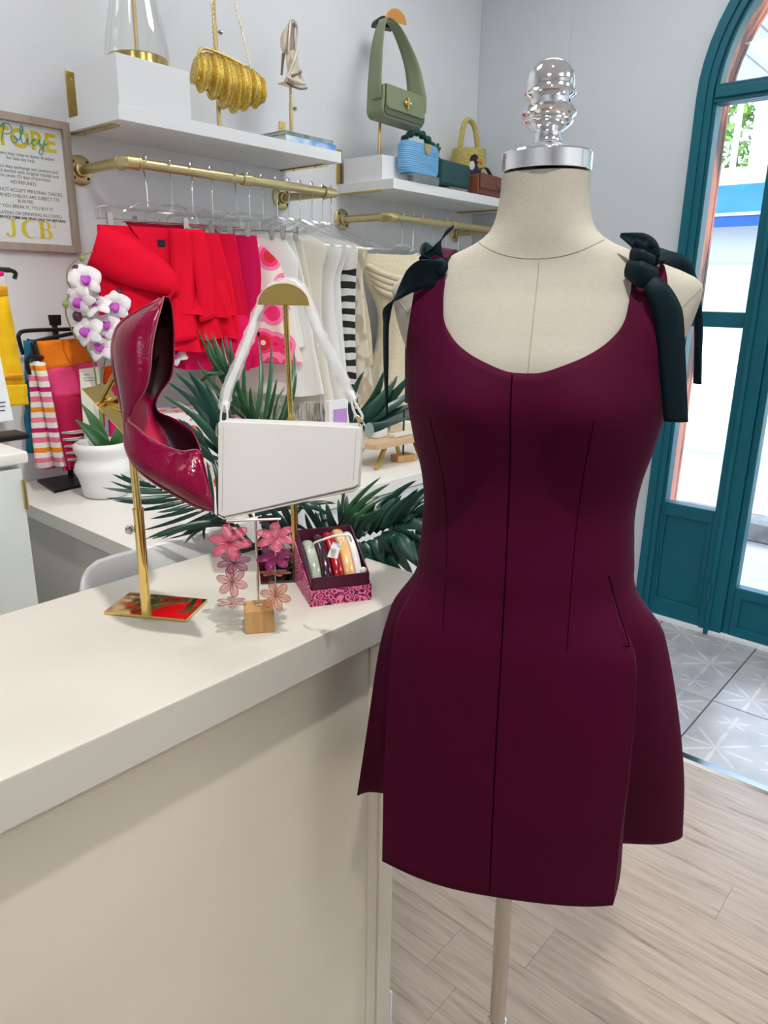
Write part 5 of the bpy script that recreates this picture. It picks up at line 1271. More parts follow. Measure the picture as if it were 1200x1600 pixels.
for i, (x, yw, m_, lb) in enumerate([(2.40, -42, 'cream', 'cream ribbed top directly behind the cowl neck knit'), (2.46, -50, 'ivory', 'ivory dress in the middle of the corner rail'), (2.53, -55, 'tan', 'tan linen dress hanging beyond the ivory dress on corner rail'), (2.62, -56, 'cream', 'cream knit dress hanging beyond the tan linen dress'), (2.71, -58, 'wht', 'white dress near the far end of the corner rail'), (2.80, -58, 'ivory', 'ivory blouse at the far end of the corner rail')]):
    garment('hanging_garment', lb, 'garment', x, R(yw), [(-.14, .05, .012, 0, 0), (-.17, .15, .02, 0, 0), (-.28, .13, .035, 0, 0), (-.50, .14, .04, 0, 0), (-.74, .17, .05, 0, 0)], M[m_], 5, .35, i*.9, z=RZ2, group=GC)
    hanger('arm', x, R(yw), 'clear hanger holding the ' + ['cream ribbed top', 'ivory dress on the corner rail', 'tan linen dress', 'cream knit dress', 'white dress on the corner rail', 'ivory blouse on the corner rail'][i], RZ2)
# ================================================================== BACK COUNTER
BZ, BFY, BLX = .86, 1.44, .807
bc = thing('back_counter', 'off-white back counter with plain drawer fronts along the wall', 'counter', (1.9, 1.85, 0))
def bk(name, x0, x1, y0, y1, z0, z1, m='offwhite', bev=.002): return G().bb(x0, x1, y0, y1, z0, z1).build(name, M[m], bc, world=True, bevel=bev)
bk('carcass', BLX + .02, 3.10, BFY + .035, WY - .013, .08, BZ - .04); bk('plinth', BLX + .03, 3.10, BFY + .07, WY - .02, 0, .08)
for k in range(4):
    xa = BLX + .03 + k * .565
    for z0, z1 in ((.09, .44), (.445, .64), (.645, .812)):
        d_ = G().bb(xa, xa + .56, BFY + .017, BFY + .035, z0, z1).build('drawer', M['white'], bc, world=True, bevel=.0015)
        kb_ = G().tube([(xa + .28, BFY + .017, (z0+z1)/2), (xa + .28, BFY, (z0+z1)/2)], .007, 12); kb_.v = [p - bc.location for p in kb_.v]; kb_.build('knob', M['brass'], d_)
bt = G().bb(BLX, 3.12, BFY, WY - .001, BZ - .04, BZ).build('worktop_slab', M['offwhite'], bevel=.003, world=True)
tag(bt, 'off-white worktop slab of the back counter below the clothes rails', 'countertop')

# ------------------------------------------------------------------ tall cabinet at the left
cbn = thing('storage_cabinet', 'pale painted cabinet with panelled door and brass hinge', 'cabinet', (.25, 1.9, 0))
def cq(name, x0, x1, y0, y1, z0, z1, m='cab', bev=.002, par=None):
    g = G().bb(x0, x1, y0, y1, z0, z1); g.v = [p - cbn.location for p in g.v]; return g.build(name, M[m], par or cbn, bevel=bev)
cq('cabinet_body', -.25, .655, 1.62, WY - .013, .0, 1.055); cq('cabinet_top', -.26, .668, 1.592, WY - .013, 1.055, 1.082, 'offwhite', .006)
for x0, x1 in ((-.24, .205), (.21, .652)):
    d_ = cq('door', x0, x1, 1.60, 1.619, .09, 1.045)
    cq('panel_moulding', x0 + .075, x1 - .075, 1.597, 1.603, .17, .965, par=d_); cq('door_panel', x0 + .09, x1 - .09, 1.594, 1.602, .185, .95, par=d_, bev=.004)
    G().tube([Vector((x1 if x1 > .5 else x0, 1.597, z)) - cbn.location for z in (.955, 1.02)], .005, 10).build('hinge', M['brass'], d_)

# ------------------------------------------------------------------ towel rack and towels
rk = thing('towel_rack', 'black metal towel display rack on the back counter', 'rack', (1.0, 2.08, BZ + .0002))
def rk_tube(name, pts, r=.006): return G().tube(pts, r, 10).build(name, M['black'], rk, world=True)
base_pts = [at(50, 750, z=BZ), at(85, 771, z=BZ), at(128, 761, z=BZ), at(120, 738, z=BZ)]
for p in base_pts: p.y = min(p.y, WY - .03)
G().add(base_pts + [p + Vector((0, 0, .008)) for p in base_pts], [(3,2,1,0),(4,5,6,7),(0,1,5,4),(1,2,6,5),(2,3,7,6),(3,0,4,7)]).build('base_plate', M['black'], rk, world=True, smooth=0)
rk_tube('upright', [(1.02, 2.15, BZ + .004), (1.02, 2.15, 1.33)], .008)
def arm(y, px0, py0, px1, py1, dz=.055):
    a, b = at(px0, py0, y=y), at(px1, py1, y=y)
    rk_tube('arm', crom([a + Vector((.004, 0, -dz)), a + Vector((-.002, 0, -.02)), a, a + Vector((.03, .005, .008)), b], 5), .0055)
    return a, b
arm(2.10, 30, 522, 122, 514); arm(2.04, 52, 536, 128, 518)
rk_tube('arm', crom([at(46, 585, y=2.0), at(42, 565, y=2.0), at(52, 558, y=2.0), Vector((1.02, 2.12, 1.22))], 5), .006)
G().prism([(-.016, 0), (.016, 0), (.018, .03), (-.018, .03)], .01, o=(1.02, 2.14, 1.315)).build('top_clip', M['black'], rk, world=True, bevel=.002)
def towel(name, label, bands, xpts, y, dep, mats, x_slope=0):
    """towel hung over an arm: bands of colour stacked down its front face"""
    t = thing(name, label, 'towel', xpts, group='beach towels on the rack'); return t
def tpanel(t, name, pts, y, m, th=.012, bulge=.006):
    """slightly bulged cloth panel through picture-measured corners on the plane y"""
    A, B, C_, D = [at(px, py, y=y + dy) for px, py, dy in pts]; rows = []
    for i in range(9):
        u = i/8; row = []
        for j in range(9):
            v = j/8; p = A.lerp(B, v).lerp(D.lerp(C_, v), u)
            row.append(p + Vector((0, -bulge * sin(pi*v) - .003*sin(u*5 + v*7), 0)))
        rows.append(row)
    return G().grid(rows).build(name, M[m], t, world=True, smooth=70, solid=th, off=-1)
def terry(n, c, c2=None): M[n] = mat(n + '_terry', c, .95, var=.1, vscale=40, bump=.6, bscale=260)
terry('t_orange', (.90, .22, .005)); terry('t_pink', (.85, .06, .22)); terry('t_red', (.52, .004, .07)); terry('t_teal', (.01, .17, .28)); terry('t_yellow', (.86, .52, .0)); terry('t_gold', (.75, .33, .005)); terry('t_magenta', (.78, .01, .16)); terry('t_white', (.80, .78, .74)); terry('t_flame', (.85, .10, .005))
ot = thing('beach_towel', 'orange, pink and crimson colour-block towel folded over the black rack', 'towel', (1.02, 2.03, .93), group='towels on the black rack')
tpanel(ot, 'orange_band', [(58,533,.0),(133,528,.03),(146,566,.03),(72,577,-.005)], 2.03, 't_orange')
tpanel(ot, 'pink_band', [(72,577,-.005),(150,565,.03),(158,612,.03),(86,622,-.01)], 2.03, 't_pink')
tpanel(ot, 'crimson_band', [(86,622,-.01),(160,610,.03),(168,720,.02),(106,731,-.015)], 2.03, 't_red')
tpanel(ot, 'magenta_edge', [(70,575,.0),(78,590,-.004),(112,734,-.016),(104,734,.0)], 2.032, 't_magenta', .02)
for k in range(5):
    yy = 672 + k*10.5
    tpanel(ot, 'white_stripe', [(96 + k*2.4, yy + 3, -.016),(166, yy - 3, .018),(166.5, yy, .018),(97 + k*2.4, yy + 6, -.016)], 2.028, 't_white', .003, .007)
fo = thing('beach_towel', 'flame orange towel hanging behind the orchid stem', 'towel', (1.12, 2.08, 1.0), group='towels on the black rack')
tpanel(fo, 'orange_band', [(160,573,0),(205,570,0),(205,605,0),(165,605,0)], 2.09, 't_flame'); tpanel(fo, 'magenta_band', [(165,605,0),(205,605,0),(205,690,0),(172,690,0)], 2.09, 't_magenta')
def gingham():
    m, N, L, b = node_mat('check_terry', .95)
    tc = N.new('ShaderNodeTexCoord'); sp = N.new('ShaderNodeSeparateXYZ'); L.new(tc.outputs['Object'], sp.inputs[0])
    mu = N.new('ShaderNodeMath'); mu.operation = 'MULTIPLY'; mu.inputs[1].default_value = 9.0; L.new(sp.outputs['Z'], mu.inputs[0])
    fr_ = N.new('ShaderNodeMath'); fr_.operation = 'FRACT'; L.new(mu.outputs[0], fr_.inputs[0])
    W_ = (.80, .76, .70); r = ramp_node(N, [(0, (.55, .005, .14)), (.11, W_), (.25, (.82, .20, .30)), (.37, W_), (.5, (.85, .25, .01)), (.62, W_), (.75, (.82, .16, .28)), (.88, W_)], 'CONSTANT')
    L.new(fr_.outputs[0], r.inputs[0]); L.new(r.outputs[0], b.inputs['Base Color']); return m
M['check'] = gingham()
ck = thing('beach_towel', 'white, pink and orange checked towel folded in pleats on the rack', 'towel', (.93, 2.02, .93), group='towels on the black rack')
tpanel(ck, 'towel_fold', [(52,565,0),(70,566,-.01),(104,728,-.01),(86,728,0)], 1.985, 'check', .012, .01)
tpanel(ck, 'towel_fold', [(42,570,.02),(54,566,.02),(88,732,.02),(56,732,.02)], 1.985, 'check', .012, .008)
tpanel(ck, 'towel_edge', [(74,640,0),(84,632,0),(98,718,0),(92,718,0)], 1.98, 't_flame', .004, .002)
tt = thing('beach_towel', 'deep teal towel hanging over the back arm of the rack', 'towel', (.92, 2.1, .95), group='towels on the black rack')
tpanel(tt, 'towel_fold', [(36,532,0),(66,530,0),(66,600,0),(40,600,0)], 2.08, 't_teal', .03, .012); tpanel(tt, 'towel_fold', [(38,600,0),(54,600,0),(54,708,0),(45,708,0)], 2.085, 't_teal', .02, .006)
yt = thing('beach_towel', 'yellow honeycomb towel with white top hanging above the cabinet', 'towel', (.70, 1.87, 1.13), group='towels on the black rack')
M['t_honey'] = mat('yellow_honeycomb_terry', (.86, .50, .0), .95, var=.25, vscale=22, bump=.8, bscale=60)
tpanel(yt, 'towel_body', [(-95,462,0),(11,460,0),(41,604,0),(-80,606,0)], 1.87, 't_honey', .02, .012)
tpanel(yt, 'gold_band', [(-95,445,0),(10,447,0),(14,462,0),(-95,464,0)], 1.866, 't_gold', .022, .012); tpanel(yt, 'gold_band', [(-85,582,0),(35,583,0),(38,592,0),(-85,592,0)], 1.862, 't_gold', .012, .012)
tpanel(yt, 'towel_hem', [(-80,604,0),(41,600,0),(46,632,0),(-75,640,0)], 1.862, 't_honey', .03, .014)
tpanel(yt, 'white_top', [(-95,428,0),(5,430,0),(10,448,0),(-95,448,0)], 1.872, 't_white', .02, .01); tpanel(yt, 'pink_top', [(-95,420,0),(5,424,0),(7,436,0),(-95,436,0)], 1.868, 't_magenta', .02, .008)
th_ = thing('towel_hanger', 'black hooked towel hanger above the tall cabinet holding the yellow towel', 'hanger', (.70, 1.885, 1.4))
G().tube([(.45, 1.883, 1.462), (.80, 1.883, 1.458)], .006, 10).build('bar', M['black'], th_, world=True)
G().tube(crom([(.80, 1.883, 1.458), (.812, 1.883, 1.452), (.808, 1.883, 1.438)], 4), .005, 8).build('end_hook', M['black'], th_, world=True)
G().tube([(.55, 1.89, 1.46), (.55, 2.0, 1.46), (.55, WY - .001, 1.46)], .006, 10).build('wall_arm', M['black'], th_, world=True)
sg = thing('sign_holder', 'white printed card in a stand on the tall cabinet', 'sign', (.62, 1.745, 1.0822))
sp_ = [at(px, py, y=1.742) for px, py in ((-70, 560), (0, 556), (21, 656), (-55, 668))]
G().add(sp_ + [p + Vector((0, .004, 0)) for p in sp_], [(0,1,2,3),(7,6,5,4),(0,4,5,1),(1,5,6,2),(2,6,7,3),(3,7,4,0)]).build('card', mat('sign_card', (.80, .82, .84), .3), sg, world=True, smooth=0)
G().bb(.53, .73, 1.72, 1.79, 1.0822, 1.096).build('stand_base', M['black'], sg, world=True, bevel=.004)
G().bb(.60, .66, 1.747, 1.753, 1.09, 1.14).build('stand_stem', M['black'], sg, world=True)
for k in range(3): G().bb(.662 + .004*k, .690 + .002*k, 1.7405, 1.7418, 1.150 + k*.009, 1.152 + k*.009).build('print_line', M['ink'], sg, world=True, smooth=0)
ic = thing('info_card', 'small cream info card leaning before the towels', 'card', (1.07, 1.99, BZ + .0002))
q4_ = [at(px, py, y=2.0) for px, py in ((124, 577), (155, 573), (159, 700), (132, 702))]
q4_[2].z = q4_[3].z = BZ + .001
G().add(q4_ + [p + Vector((0, .003, 0)) for p in q4_], [(0,1,2,3),(7,6,5,4),(0,4,5,1),(1,5,6,2),(2,6,7,3),(3,7,4,0)]).build('card', mat('cream_card', (.82, .80, .68), .5), ic, world=True, smooth=0)
for k, (x0, x1, yy) in enumerate(((131, 141, 586), (130, 152, 591), (131, 150, 595))):
    a, b = at(x0, yy, y=1.998), at(x1, yy - 1, y=1.998); G().tube([a, b], .0007, 4).build('print_line', M['ink'], ic, world=True)

# ------------------------------------------------------------------ orchid in a rippled white pot
OC = Vector((1.0, 1.905, BZ + .0002))
orc = thing('orchid_plant', 'white and violet orchid in a rippled white ceramic pot', 'orchid', OC)
M['ceramic'] = mat('white_ceramic', (.80, .80, .79), .35, bump=.04); M['soil'] = mat('bark_soil', (.05, .03, .02), .95, bump=1, bscale=90)
G().lathe([(.052, 0), (.060, .004), (.064, .03), (.069, .052), (.076, .068), (.079, .078), (.075, .092), (.068, .104), (.066, .112), (.071, .124), (.076, .136), (.075, .147), (.066, .153), (.062, .150), (.062, .13)], 48).build('pot', M['ceramic'], orc, smooth=70)
G().lathe([(.063, .128), (.03, .136), (.002, .137)], 24).build('soil', M['soil'], orc, smooth=70)
M['oleaf'] = mat('orchid_leaf', (.035, .13, .03), .3, var=.25, vscale=8); M['ostem'] = mat('orchid_stem', (.16, .22, .05), .5); M['bud_d'] = mat('dark_bud', (.10, .02, .04), .45); M['bud_g'] = mat('green_bud', (.28, .34, .06), .45)
M['opet'] = mat('orchid_petal', (.86, .80, .82), .6, spec=.2, var=.07, vscale=25, sss=.1); M['olip'] = mat('orchid_lip', (.45, .02, .48), .5, col2=(.62, .12, .58), vscale=60)
def leaf(name, base, tip, width, m, parent, up=(0, 0, 1), arch_=.2, n=10, world=True, fold=.15, shape=None):
    base, tip = Vector(base), Vector(tip); d = tip - base; L_ = d.length; up = Vector(up); s = d.cross(up).normalized(); nn = s.cross(d).normalized(); rows = []
    for i in range(n + 1):
        u = i / n; w_ = width * (sin(pi * min(1, u**.75 * .97 + .03)) if shape is None else shape(u))
        c = base + d*u + nn * (arch_ * L_ * sin(pi*u))
        rows.append([c - s*w_ + nn*w_*fold*2, c - s*w_*.5 + nn*w_*fold*.7, c, c + s*w_*.5 + nn*w_*fold*.7, c + s*w_ + nn*w_*fold*2])
    return G().grid(rows).build(name, m, parent, world=world, smooth=80, solid=.0009)
for (bx, by), (tx, ty), w_, dt in (((172, 712), (117, 655), .024, -.02), ((168, 706), (125, 628), .018, .03), ((178, 708), (185, 660), .022, .0), ((182, 710), (196, 682), .02, .02)):
    leaf('leaf', at(bx, by, y=1.90), at(tx, ty, y=1.90 + dt), w_, M['oleaf'], orc, up=(0, -1, .3), arch_=.08)
def opx(px, py, dy=0): return at(px, py, y=1.93 + dy)
stem1 = crom([opx(163, 712), opx(152, 610), opx(143, 560), opx(120, 530), opx(104, 495), opx(104, 470), opx(112, 455), opx(105, 440), opx(106, 422), opx(120, 405), opx(132, 398), opx(146, 393)], 6)
G().tube(stem1, [.0026 - .0014*i/len(stem1) for i in range(len(stem1))], 8).build('flower_stem', M['ostem'], orc, world=True)
stem2 = crom([opx(165, 712), opx(158, 620), opx(165, 560), opx(185, 500), opx(200, 470), opx(202, 455), opx(206, 440), opx(203, 430)], 6)
G().tube(stem2, [.0024 - .0012*i/len(stem2) for i in range(len(stem2))], 8).build('flower_stem', M['ostem'], orc, world=True)
G().tube([opx(160, 712, -.02), opx(155, 600, -.02)], .0035, 8).build('support_stake', mat('green_stake', (.15, .28, .06), .4), orc, world=True)
for px, py, r_, k in ((119, 421, .011, 'bud_d'), (125, 427, .012, 'bud_d'), (121, 494, .013, 'bud_d'), (186, 457, .010, 'bud_d'), (207, 485, .010, 'bud_d'), (128, 404, .007, 'bud_g'), (102, 476, .008, 'bud_g'), (213, 462, .008, 'bud_g'), (198, 442, .007, 'bud_g'), (209, 435, .005, 'bud_g'), (107, 461, .004, 'bud_g')):
    G().ball(opx(px, py), r_, 10, 7, (1, 1, 1.1)).build('bud', M[k], orc, world=True, smooth=80)
def orchid_flower(px, py, R_, face, spin, dy=-.02):
    c = opx(px, py, dy); nrm = Vector(face).normalized(); e1 = (Vector((0, 0, 1)) - nrm*nrm.z).normalized(); e2 = nrm.cross(e1)
    core = G().ball(c, R_*.12, 8, 6).build('flower', M['olip'], orc, world=True)
    for k in range(5):
        a = spin + 2*pi*k/5; d = e1*cos(a) + e2*sin(a); s = nrm.cross(d); wd = .62 if k in (1, 4) else .40; rows = []
        for i in range(9):
            u = i/8; w_ = wd * R_ * (sin(pi*min(1, .08 + .9*u**.8)))**.7; cc = c + d*(R_*(.05 + .95*u)) + nrm*(.22*R_*sin(pi*u) - .10*R_*u)
            rows.append([cc - s*w_ - nrm*.10*w_, cc - s*w_*.5, cc + nrm*.05*w_, cc + s*w_*.5, cc + s*w_ - nrm*.10*w_])
        g = G().grid(rows); g.v = [p - orc.location for p in g.v]; g.build('petal', M['opet'], core, smooth=80, solid=.0008)
    rows = []
    for i in range(7):
        u = i/6; w_ = .30*R_*(sin(pi*(.15 + .8*u)))**.6; cc = c - e1*(R_*(.62*u - .12)) + nrm*(.18*R_ + .26*R_*sin(pi*u*.8))
        rows.append([cc - e2*w_ + nrm*w_*.8, cc, cc + e2*w_ + nrm*w_*.8])
    g = G().grid(rows); g.v = [p - orc.location for p in g.v]; g.build('lip', M['olip'], core, smooth=80, solid=.0015)
FD = -_fw
for px, py, R_, fc, sp_k in ((133, 437, .045, FD + Vector((.3, -.3, .1)), .2), (126, 468, .040, FD + Vector((-.5, -.2, -.5)), .9), (150, 478, .044, FD + Vector((.1, 0, .9)), .4), (181, 478, .042, FD + Vector((.2, -.1, -.1)), .1), (138, 517, .043, FD + Vector((-.3, -.2, .1)), .3), (169, 509, .040, FD + Vector((.3, .1, .1)), .7), (160, 543, .043, FD + Vector((.05, 0, .25)), .15), (276, 553, .035, FD, .6)):
    orchid_flower(px, py, R_, fc, sp_k)

# ------------------------------------------------------------------ wooden riser, little stand, card and boxes on the right
wr2 = thing('bench_riser', 'small pale wooden bench riser with splayed gold legs', 'riser', (1.93, 1.70, BZ + .0002))
M['palewood'] = wood_mat('pale_oak', (.48, .30, .15), (.66, .46, .28), axis=0, rough=.5)
legp = at(596, 727, z=BZ); ry = legp.y
G().loft([[Vector((1.90 + .165*sx_*q, ry + dy, BZ + z_)) for q, dy in ((-1, -.03), (-.92, -.055), (.92, -.055), (1, -.03), (1, .06), (.92, .085), (-.92, .085), (-1, .06))] for sx_, z_ in ((.97, .072), (1, .076), (1, .09), (.97, .094))]).build('bench_top', M['palewood'], wr2, world=True)
for sx_ in (-.085, .065):
    for dy in (-.03, .06): G().tube([(1.90 + sx_, ry + dy, BZ + .073), (1.90 + sx_ * 1.6, ry + dy*1.1, BZ)], .008, 4).build('leg', M['gold_satin'], wr2, world=True, smooth=0)
for nm, lb, x0, x1, y0, y1, h, c in (('soap_box', 'small cream soap box on the wooden bench riser', 1.93, 2.0, .0, .05, .036, (.80, .76, .58)), ('soap_bar', 'flat cream bar lying on the bench riser', 1.85, 1.95, -.04, -.012, .014, (.72, .66, .55)), ('clear_jar', 'small white lidded jar at the end of the bench riser', 1.80, 1.86, .0, .05, .03, (.74, .74, .72))):
    o = G().bb(x0, x1, ry + y0, ry + y1, BZ + .0945, BZ + .0945 + h).build(nm, mat(nm, c, .5), world=True, bevel=.004); tag(o, lb, nm.split('_')[-1])
ws = thing('ring_stand', 'small wooden block stand with thin dark rod near the dress', 'display stand', at(640, 722, z=BZ))
wsl = ws.location.copy()
G().box(wsl + Vector((0, .03, .012)), (.075, .045, .022), Matrix.Rotation(radians(-15), 3, 'Z')).build('wood_block', M['block'], ws, world=True, bevel=.0015)
G().tube([wsl + Vector((0, .03, .02)), wsl + Vector((0, .03, .19))], .003, 8).build('rod', M['black'], ws, world=True)
cdh = thing('info_card', 'white card with lilac panel standing behind the white bag', 'card', at(530, 700, y=1.66)); cdh.location.z = BZ
p_ = [at(px, py, y=1.66) for px, py in ((514, 627), (547, 624), (549, 668), (516, 670))]
for q in (2, 3): p_[q].z = BZ + .001
G().add(p_ + [q + Vector((0, .02, 0)) for q in p_], [(0,1,2,3),(7,6,5,4),(0,4,5,1),(1,5,6,2),(2,6,7,3),(3,7,4,0)]).build('card', mat('card_white', (.82, .82, .82), .4), cdh, world=True, smooth=0)
p_ = [at(px, py, y=1.657) for px, py in ((522, 640), (542, 638), (543, 668), (522, 669))]
G().add(p_ + [q + Vector((0, .002, 0)) for q in p_], [(0,1,2,3),(7,6,5,4),(0,4,5,1),(1,5,6,2),(2,6,7,3),(3,7,4,0)]).build('lilac_panel', mat('lilac_ink', (.50, .25, .62), .4), cdh, world=True, smooth=0)
# printed keepsake boxes and posies that show between the palm leaves
def posy_print():
    m, N, L, b = node_mat('orange_flower_print', .5)
    tc = N.new('ShaderNodeTexCoord'); v = N.new('ShaderNodeTexVoronoi'); v.inputs['Scale'].default_value = 26; L.new(tc.outputs['Object'], v.inputs['Vector'])
    r = ramp_node(N, [(0, (.70, .45, .06)), (.12, (.82, .10, .02)), (.34, (.80, .79, .76))], 'CONSTANT'); L.new(v.outputs['Distance'], r.inputs[0])
    v2 = N.new('ShaderNodeTexVoronoi'); v2.inputs['Scale'].default_value = 40; L.new(tc.outputs['Object'], v2.inputs['Vector']); lt = N.new('ShaderNodeMath'); lt.operation = 'LESS_THAN'; lt.inputs[1].default_value = .15; L.new(v2.outputs['Distance'], lt.inputs[0])
    mx = N.new('ShaderNodeMixRGB'); mx.inputs[2].default_value = (.06, .10, .05, 1); L.new(lt.outputs[0], mx.inputs[0]); L.new(r.outputs[0], mx.inputs[1]); L.new(mx.outputs[0], b.inputs['Base Color']); return m
M['posy'] = posy_print()
for i, (x, y, w_, d, h, lb) in enumerate(((1.32, 1.98, .15, .12, .20, 'tall keepsake box printed with orange flowers'), (1.49, 2.0, .14, .10, .15, 'keepsake box printed with orange flowers beside the taller one'), (1.33, 1.76, .12, .10, .07, 'low flower-printed keepsake box before the tall one'))):
    t = thing('keepsake_box', lb, 'box', (x, y, BZ + .0002), (0, 0, radians(-20 + 12*i)), 'flower printed keepsake boxes')
    G().bb(-w_/2, w_/2, -d/2, d/2, 0, h*.7).build('box_base', M['posy'], t, bevel=.002); G().bb(-w_/2 - .002, w_/2 + .002, -d/2 - .002, d/2 + .002, h*.7, h).build('lid', M['posy'], t, bevel=.002)
for i, (x, y, c, lb) in enumerate(((2.05, 1.95, (.78, .02, .22), 'hot pink fabric flower in a small vase on back counter'), (2.12, 2.02, (.80, .25, .15), 'coral fabric flower in a small vase on back counter'))):
    t = thing('flower_vase', lb, 'vase', (x, y, BZ + .0002))
    G().lathe([(.02, 0), (.028, .02), (.024, .06), (.012, .09), (.014, .10)], 20).build('vase', M['ceramic'], t, smooth=70)
    for k in range(6):
        a = k*pi/3; leaf('petal', (0, 0, .14 + .05*i), (.035*cos(a), .035*sin(a), .16 + .05*i), .014, mat('fabric_petal', c, .7), t, world=False, arch_=.15)
    G().tube([(0, 0, .08), (0, 0, .142 + .05*i)], .002, 6).build('stem', M['ostem'], t)

# ------------------------------------------------------------------ palm in the aisle
PB = Vector((1.24, 1.27, 0))
palm = thing('potted_palm', 'dark green palm plant with feathery fronds behind the sales counter', 'plant', PB)
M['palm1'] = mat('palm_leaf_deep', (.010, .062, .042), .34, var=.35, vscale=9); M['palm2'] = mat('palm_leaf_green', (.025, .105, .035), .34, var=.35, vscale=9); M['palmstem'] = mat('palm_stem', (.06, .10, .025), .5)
G().lathe([(.11, 0), (.12, .01), (.145, .28), (.15, .29), (.15, .31), (.138, .31), (.13, .26)], 36).build('pot', mat('grey_planter', (.30, .30, .29), .6), palm, smooth=50)
G().lathe([(.132, .27), (.002, .28)], 24).build('soil', M['soil'], palm)
def blades(base, lst, t_, m, w0=.007, n=8):
    """one frond: stem from the pot to base, then strap leaflets given by (bx, by, tx, ty, width, bend)"""
    b0 = at(*base, t=t_); P = crom([PB + Vector((0, 0, .27)), PB.lerp(b0, .55) + Vector((0, 0, .22)), b0], 8)
    fr = G().tube(P, [.006 - .003*i/len(P) for i in range(len(P))], 6); fr.v = [p - PB for p in fr.v]; fo = fr.build('frond', M['palmstem'], palm, smooth=80)
    rn = random.Random(int(base[0]*7 + base[1]))
    for (bx, by, tx, ty, w_, bend) in lst:
        A_, B_ = at(bx, by, t=t_ + rn.uniform(-.02, .02)), at(tx, ty, t=t_ + rn.uniform(-.07, .05)); d = B_ - A_; L_ = d.length
        s = d.cross(_fw).normalized(); nn = (-_fw + s*rn.uniform(-.35, .35)).normalized(); wd_ = d.cross(nn).normalized(); rows = []
        for i in range(n + 1):
            u = i/n; ww = w_*w0/.007 * (min(1, .35 + u*2.2)) * max(.03, (1 - u)**.55 * 1.1); c = A_ + d*u + s*(bend*L_*sin(pi*u*.92)*.5) + nn*(.05*L_*sin(pi*u)) + Vector((0, 0, -.06*L_*u*u))
            rows.append([c - wd_*ww + nn*ww*.45, c, c + wd_*ww + nn*ww*.45])
        g = G().grid(rows); g.v = [p - PB for p in g.v]; g.build('leaflet', M[m], fo, smooth=80, solid=.0008)
    return fo
def spray(base, tipb, n, tips, w_, bend):
    """leaflets whose feet walk from base to tipb while their tips walk along tips"""
    T = crom([(x, y, 0) for x, y in tips], 8); out = []
    for i in range(n):
        u = i/(n - 1); q = T[min(len(T) - 1, int(u*(len(T) - 1)))]
        out.append((lerp(base[0], tipb[0], u), lerp(base[1], tipb[1], u), q.x + random.uniform(-5, 5), q.y + random.uniform(-5, 5), w_*random.uniform(.85, 1.15), bend*random.uniform(.6, 1.3)))
    return out
# strap-leaved cluster above the bag
blades((405, 665), spray((400, 668), (352, 560), 10, [(308, 500), (322, 508), (334, 515), (338, 540), (318, 580), (305, 600)], .006, .10), 1.56, 'palm2')
blades((395, 670), spray((385, 668), (372, 590), 7, [(290, 585), (300, 560), (330, 525), (352, 520), (365, 520)], .0058, .12), 1.55, 'palm2')
blades((415, 670), [(398, 668, 401, 518, .0065, -.10), (412, 668, 421, 524, .007, -.12), (390, 668, 385, 540, .006, .08), (405, 668, 372, 585, .006, .12), (402, 668, 392, 600, .006, .1), (420, 668, 398, 612, .0055, .14), (430, 668, 410, 640, .0055, .15), (415, 668, 432, 585, .006, -.08)], 1.54, 'palm2')
blades((440, 672), [(436, 668, 457, 538, .0075, -.14), (440, 668, 462, 575, .006, -.12), (432, 668, 452, 610, .005, -.1), (428, 668, 446, 600, .005, .1)], 1.55, 'palm2')
# broad dark fan left of the bag
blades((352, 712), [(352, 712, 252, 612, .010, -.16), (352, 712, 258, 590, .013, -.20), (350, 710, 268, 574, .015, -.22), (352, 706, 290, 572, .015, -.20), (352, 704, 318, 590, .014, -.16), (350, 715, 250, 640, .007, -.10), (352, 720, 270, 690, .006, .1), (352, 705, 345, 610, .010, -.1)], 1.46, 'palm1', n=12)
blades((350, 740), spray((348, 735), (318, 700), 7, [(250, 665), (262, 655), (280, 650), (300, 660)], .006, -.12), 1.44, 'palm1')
# low spray over the back counter
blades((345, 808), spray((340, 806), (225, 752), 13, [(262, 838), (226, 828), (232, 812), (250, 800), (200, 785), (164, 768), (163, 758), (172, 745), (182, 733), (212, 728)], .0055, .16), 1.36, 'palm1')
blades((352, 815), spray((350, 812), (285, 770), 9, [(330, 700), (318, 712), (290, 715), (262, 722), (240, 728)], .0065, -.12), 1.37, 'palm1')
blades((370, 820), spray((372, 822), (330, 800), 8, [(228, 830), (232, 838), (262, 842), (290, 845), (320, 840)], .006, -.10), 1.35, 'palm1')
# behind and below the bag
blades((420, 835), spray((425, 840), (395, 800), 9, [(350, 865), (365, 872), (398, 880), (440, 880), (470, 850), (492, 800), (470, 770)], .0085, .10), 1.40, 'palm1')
blades((455, 830), spray((452, 836), (470, 780), 8, [(400, 790), (420, 770), (470, 740), (510, 775), (525, 800), (500, 835)], .008, .12), 1.40, 'palm1')
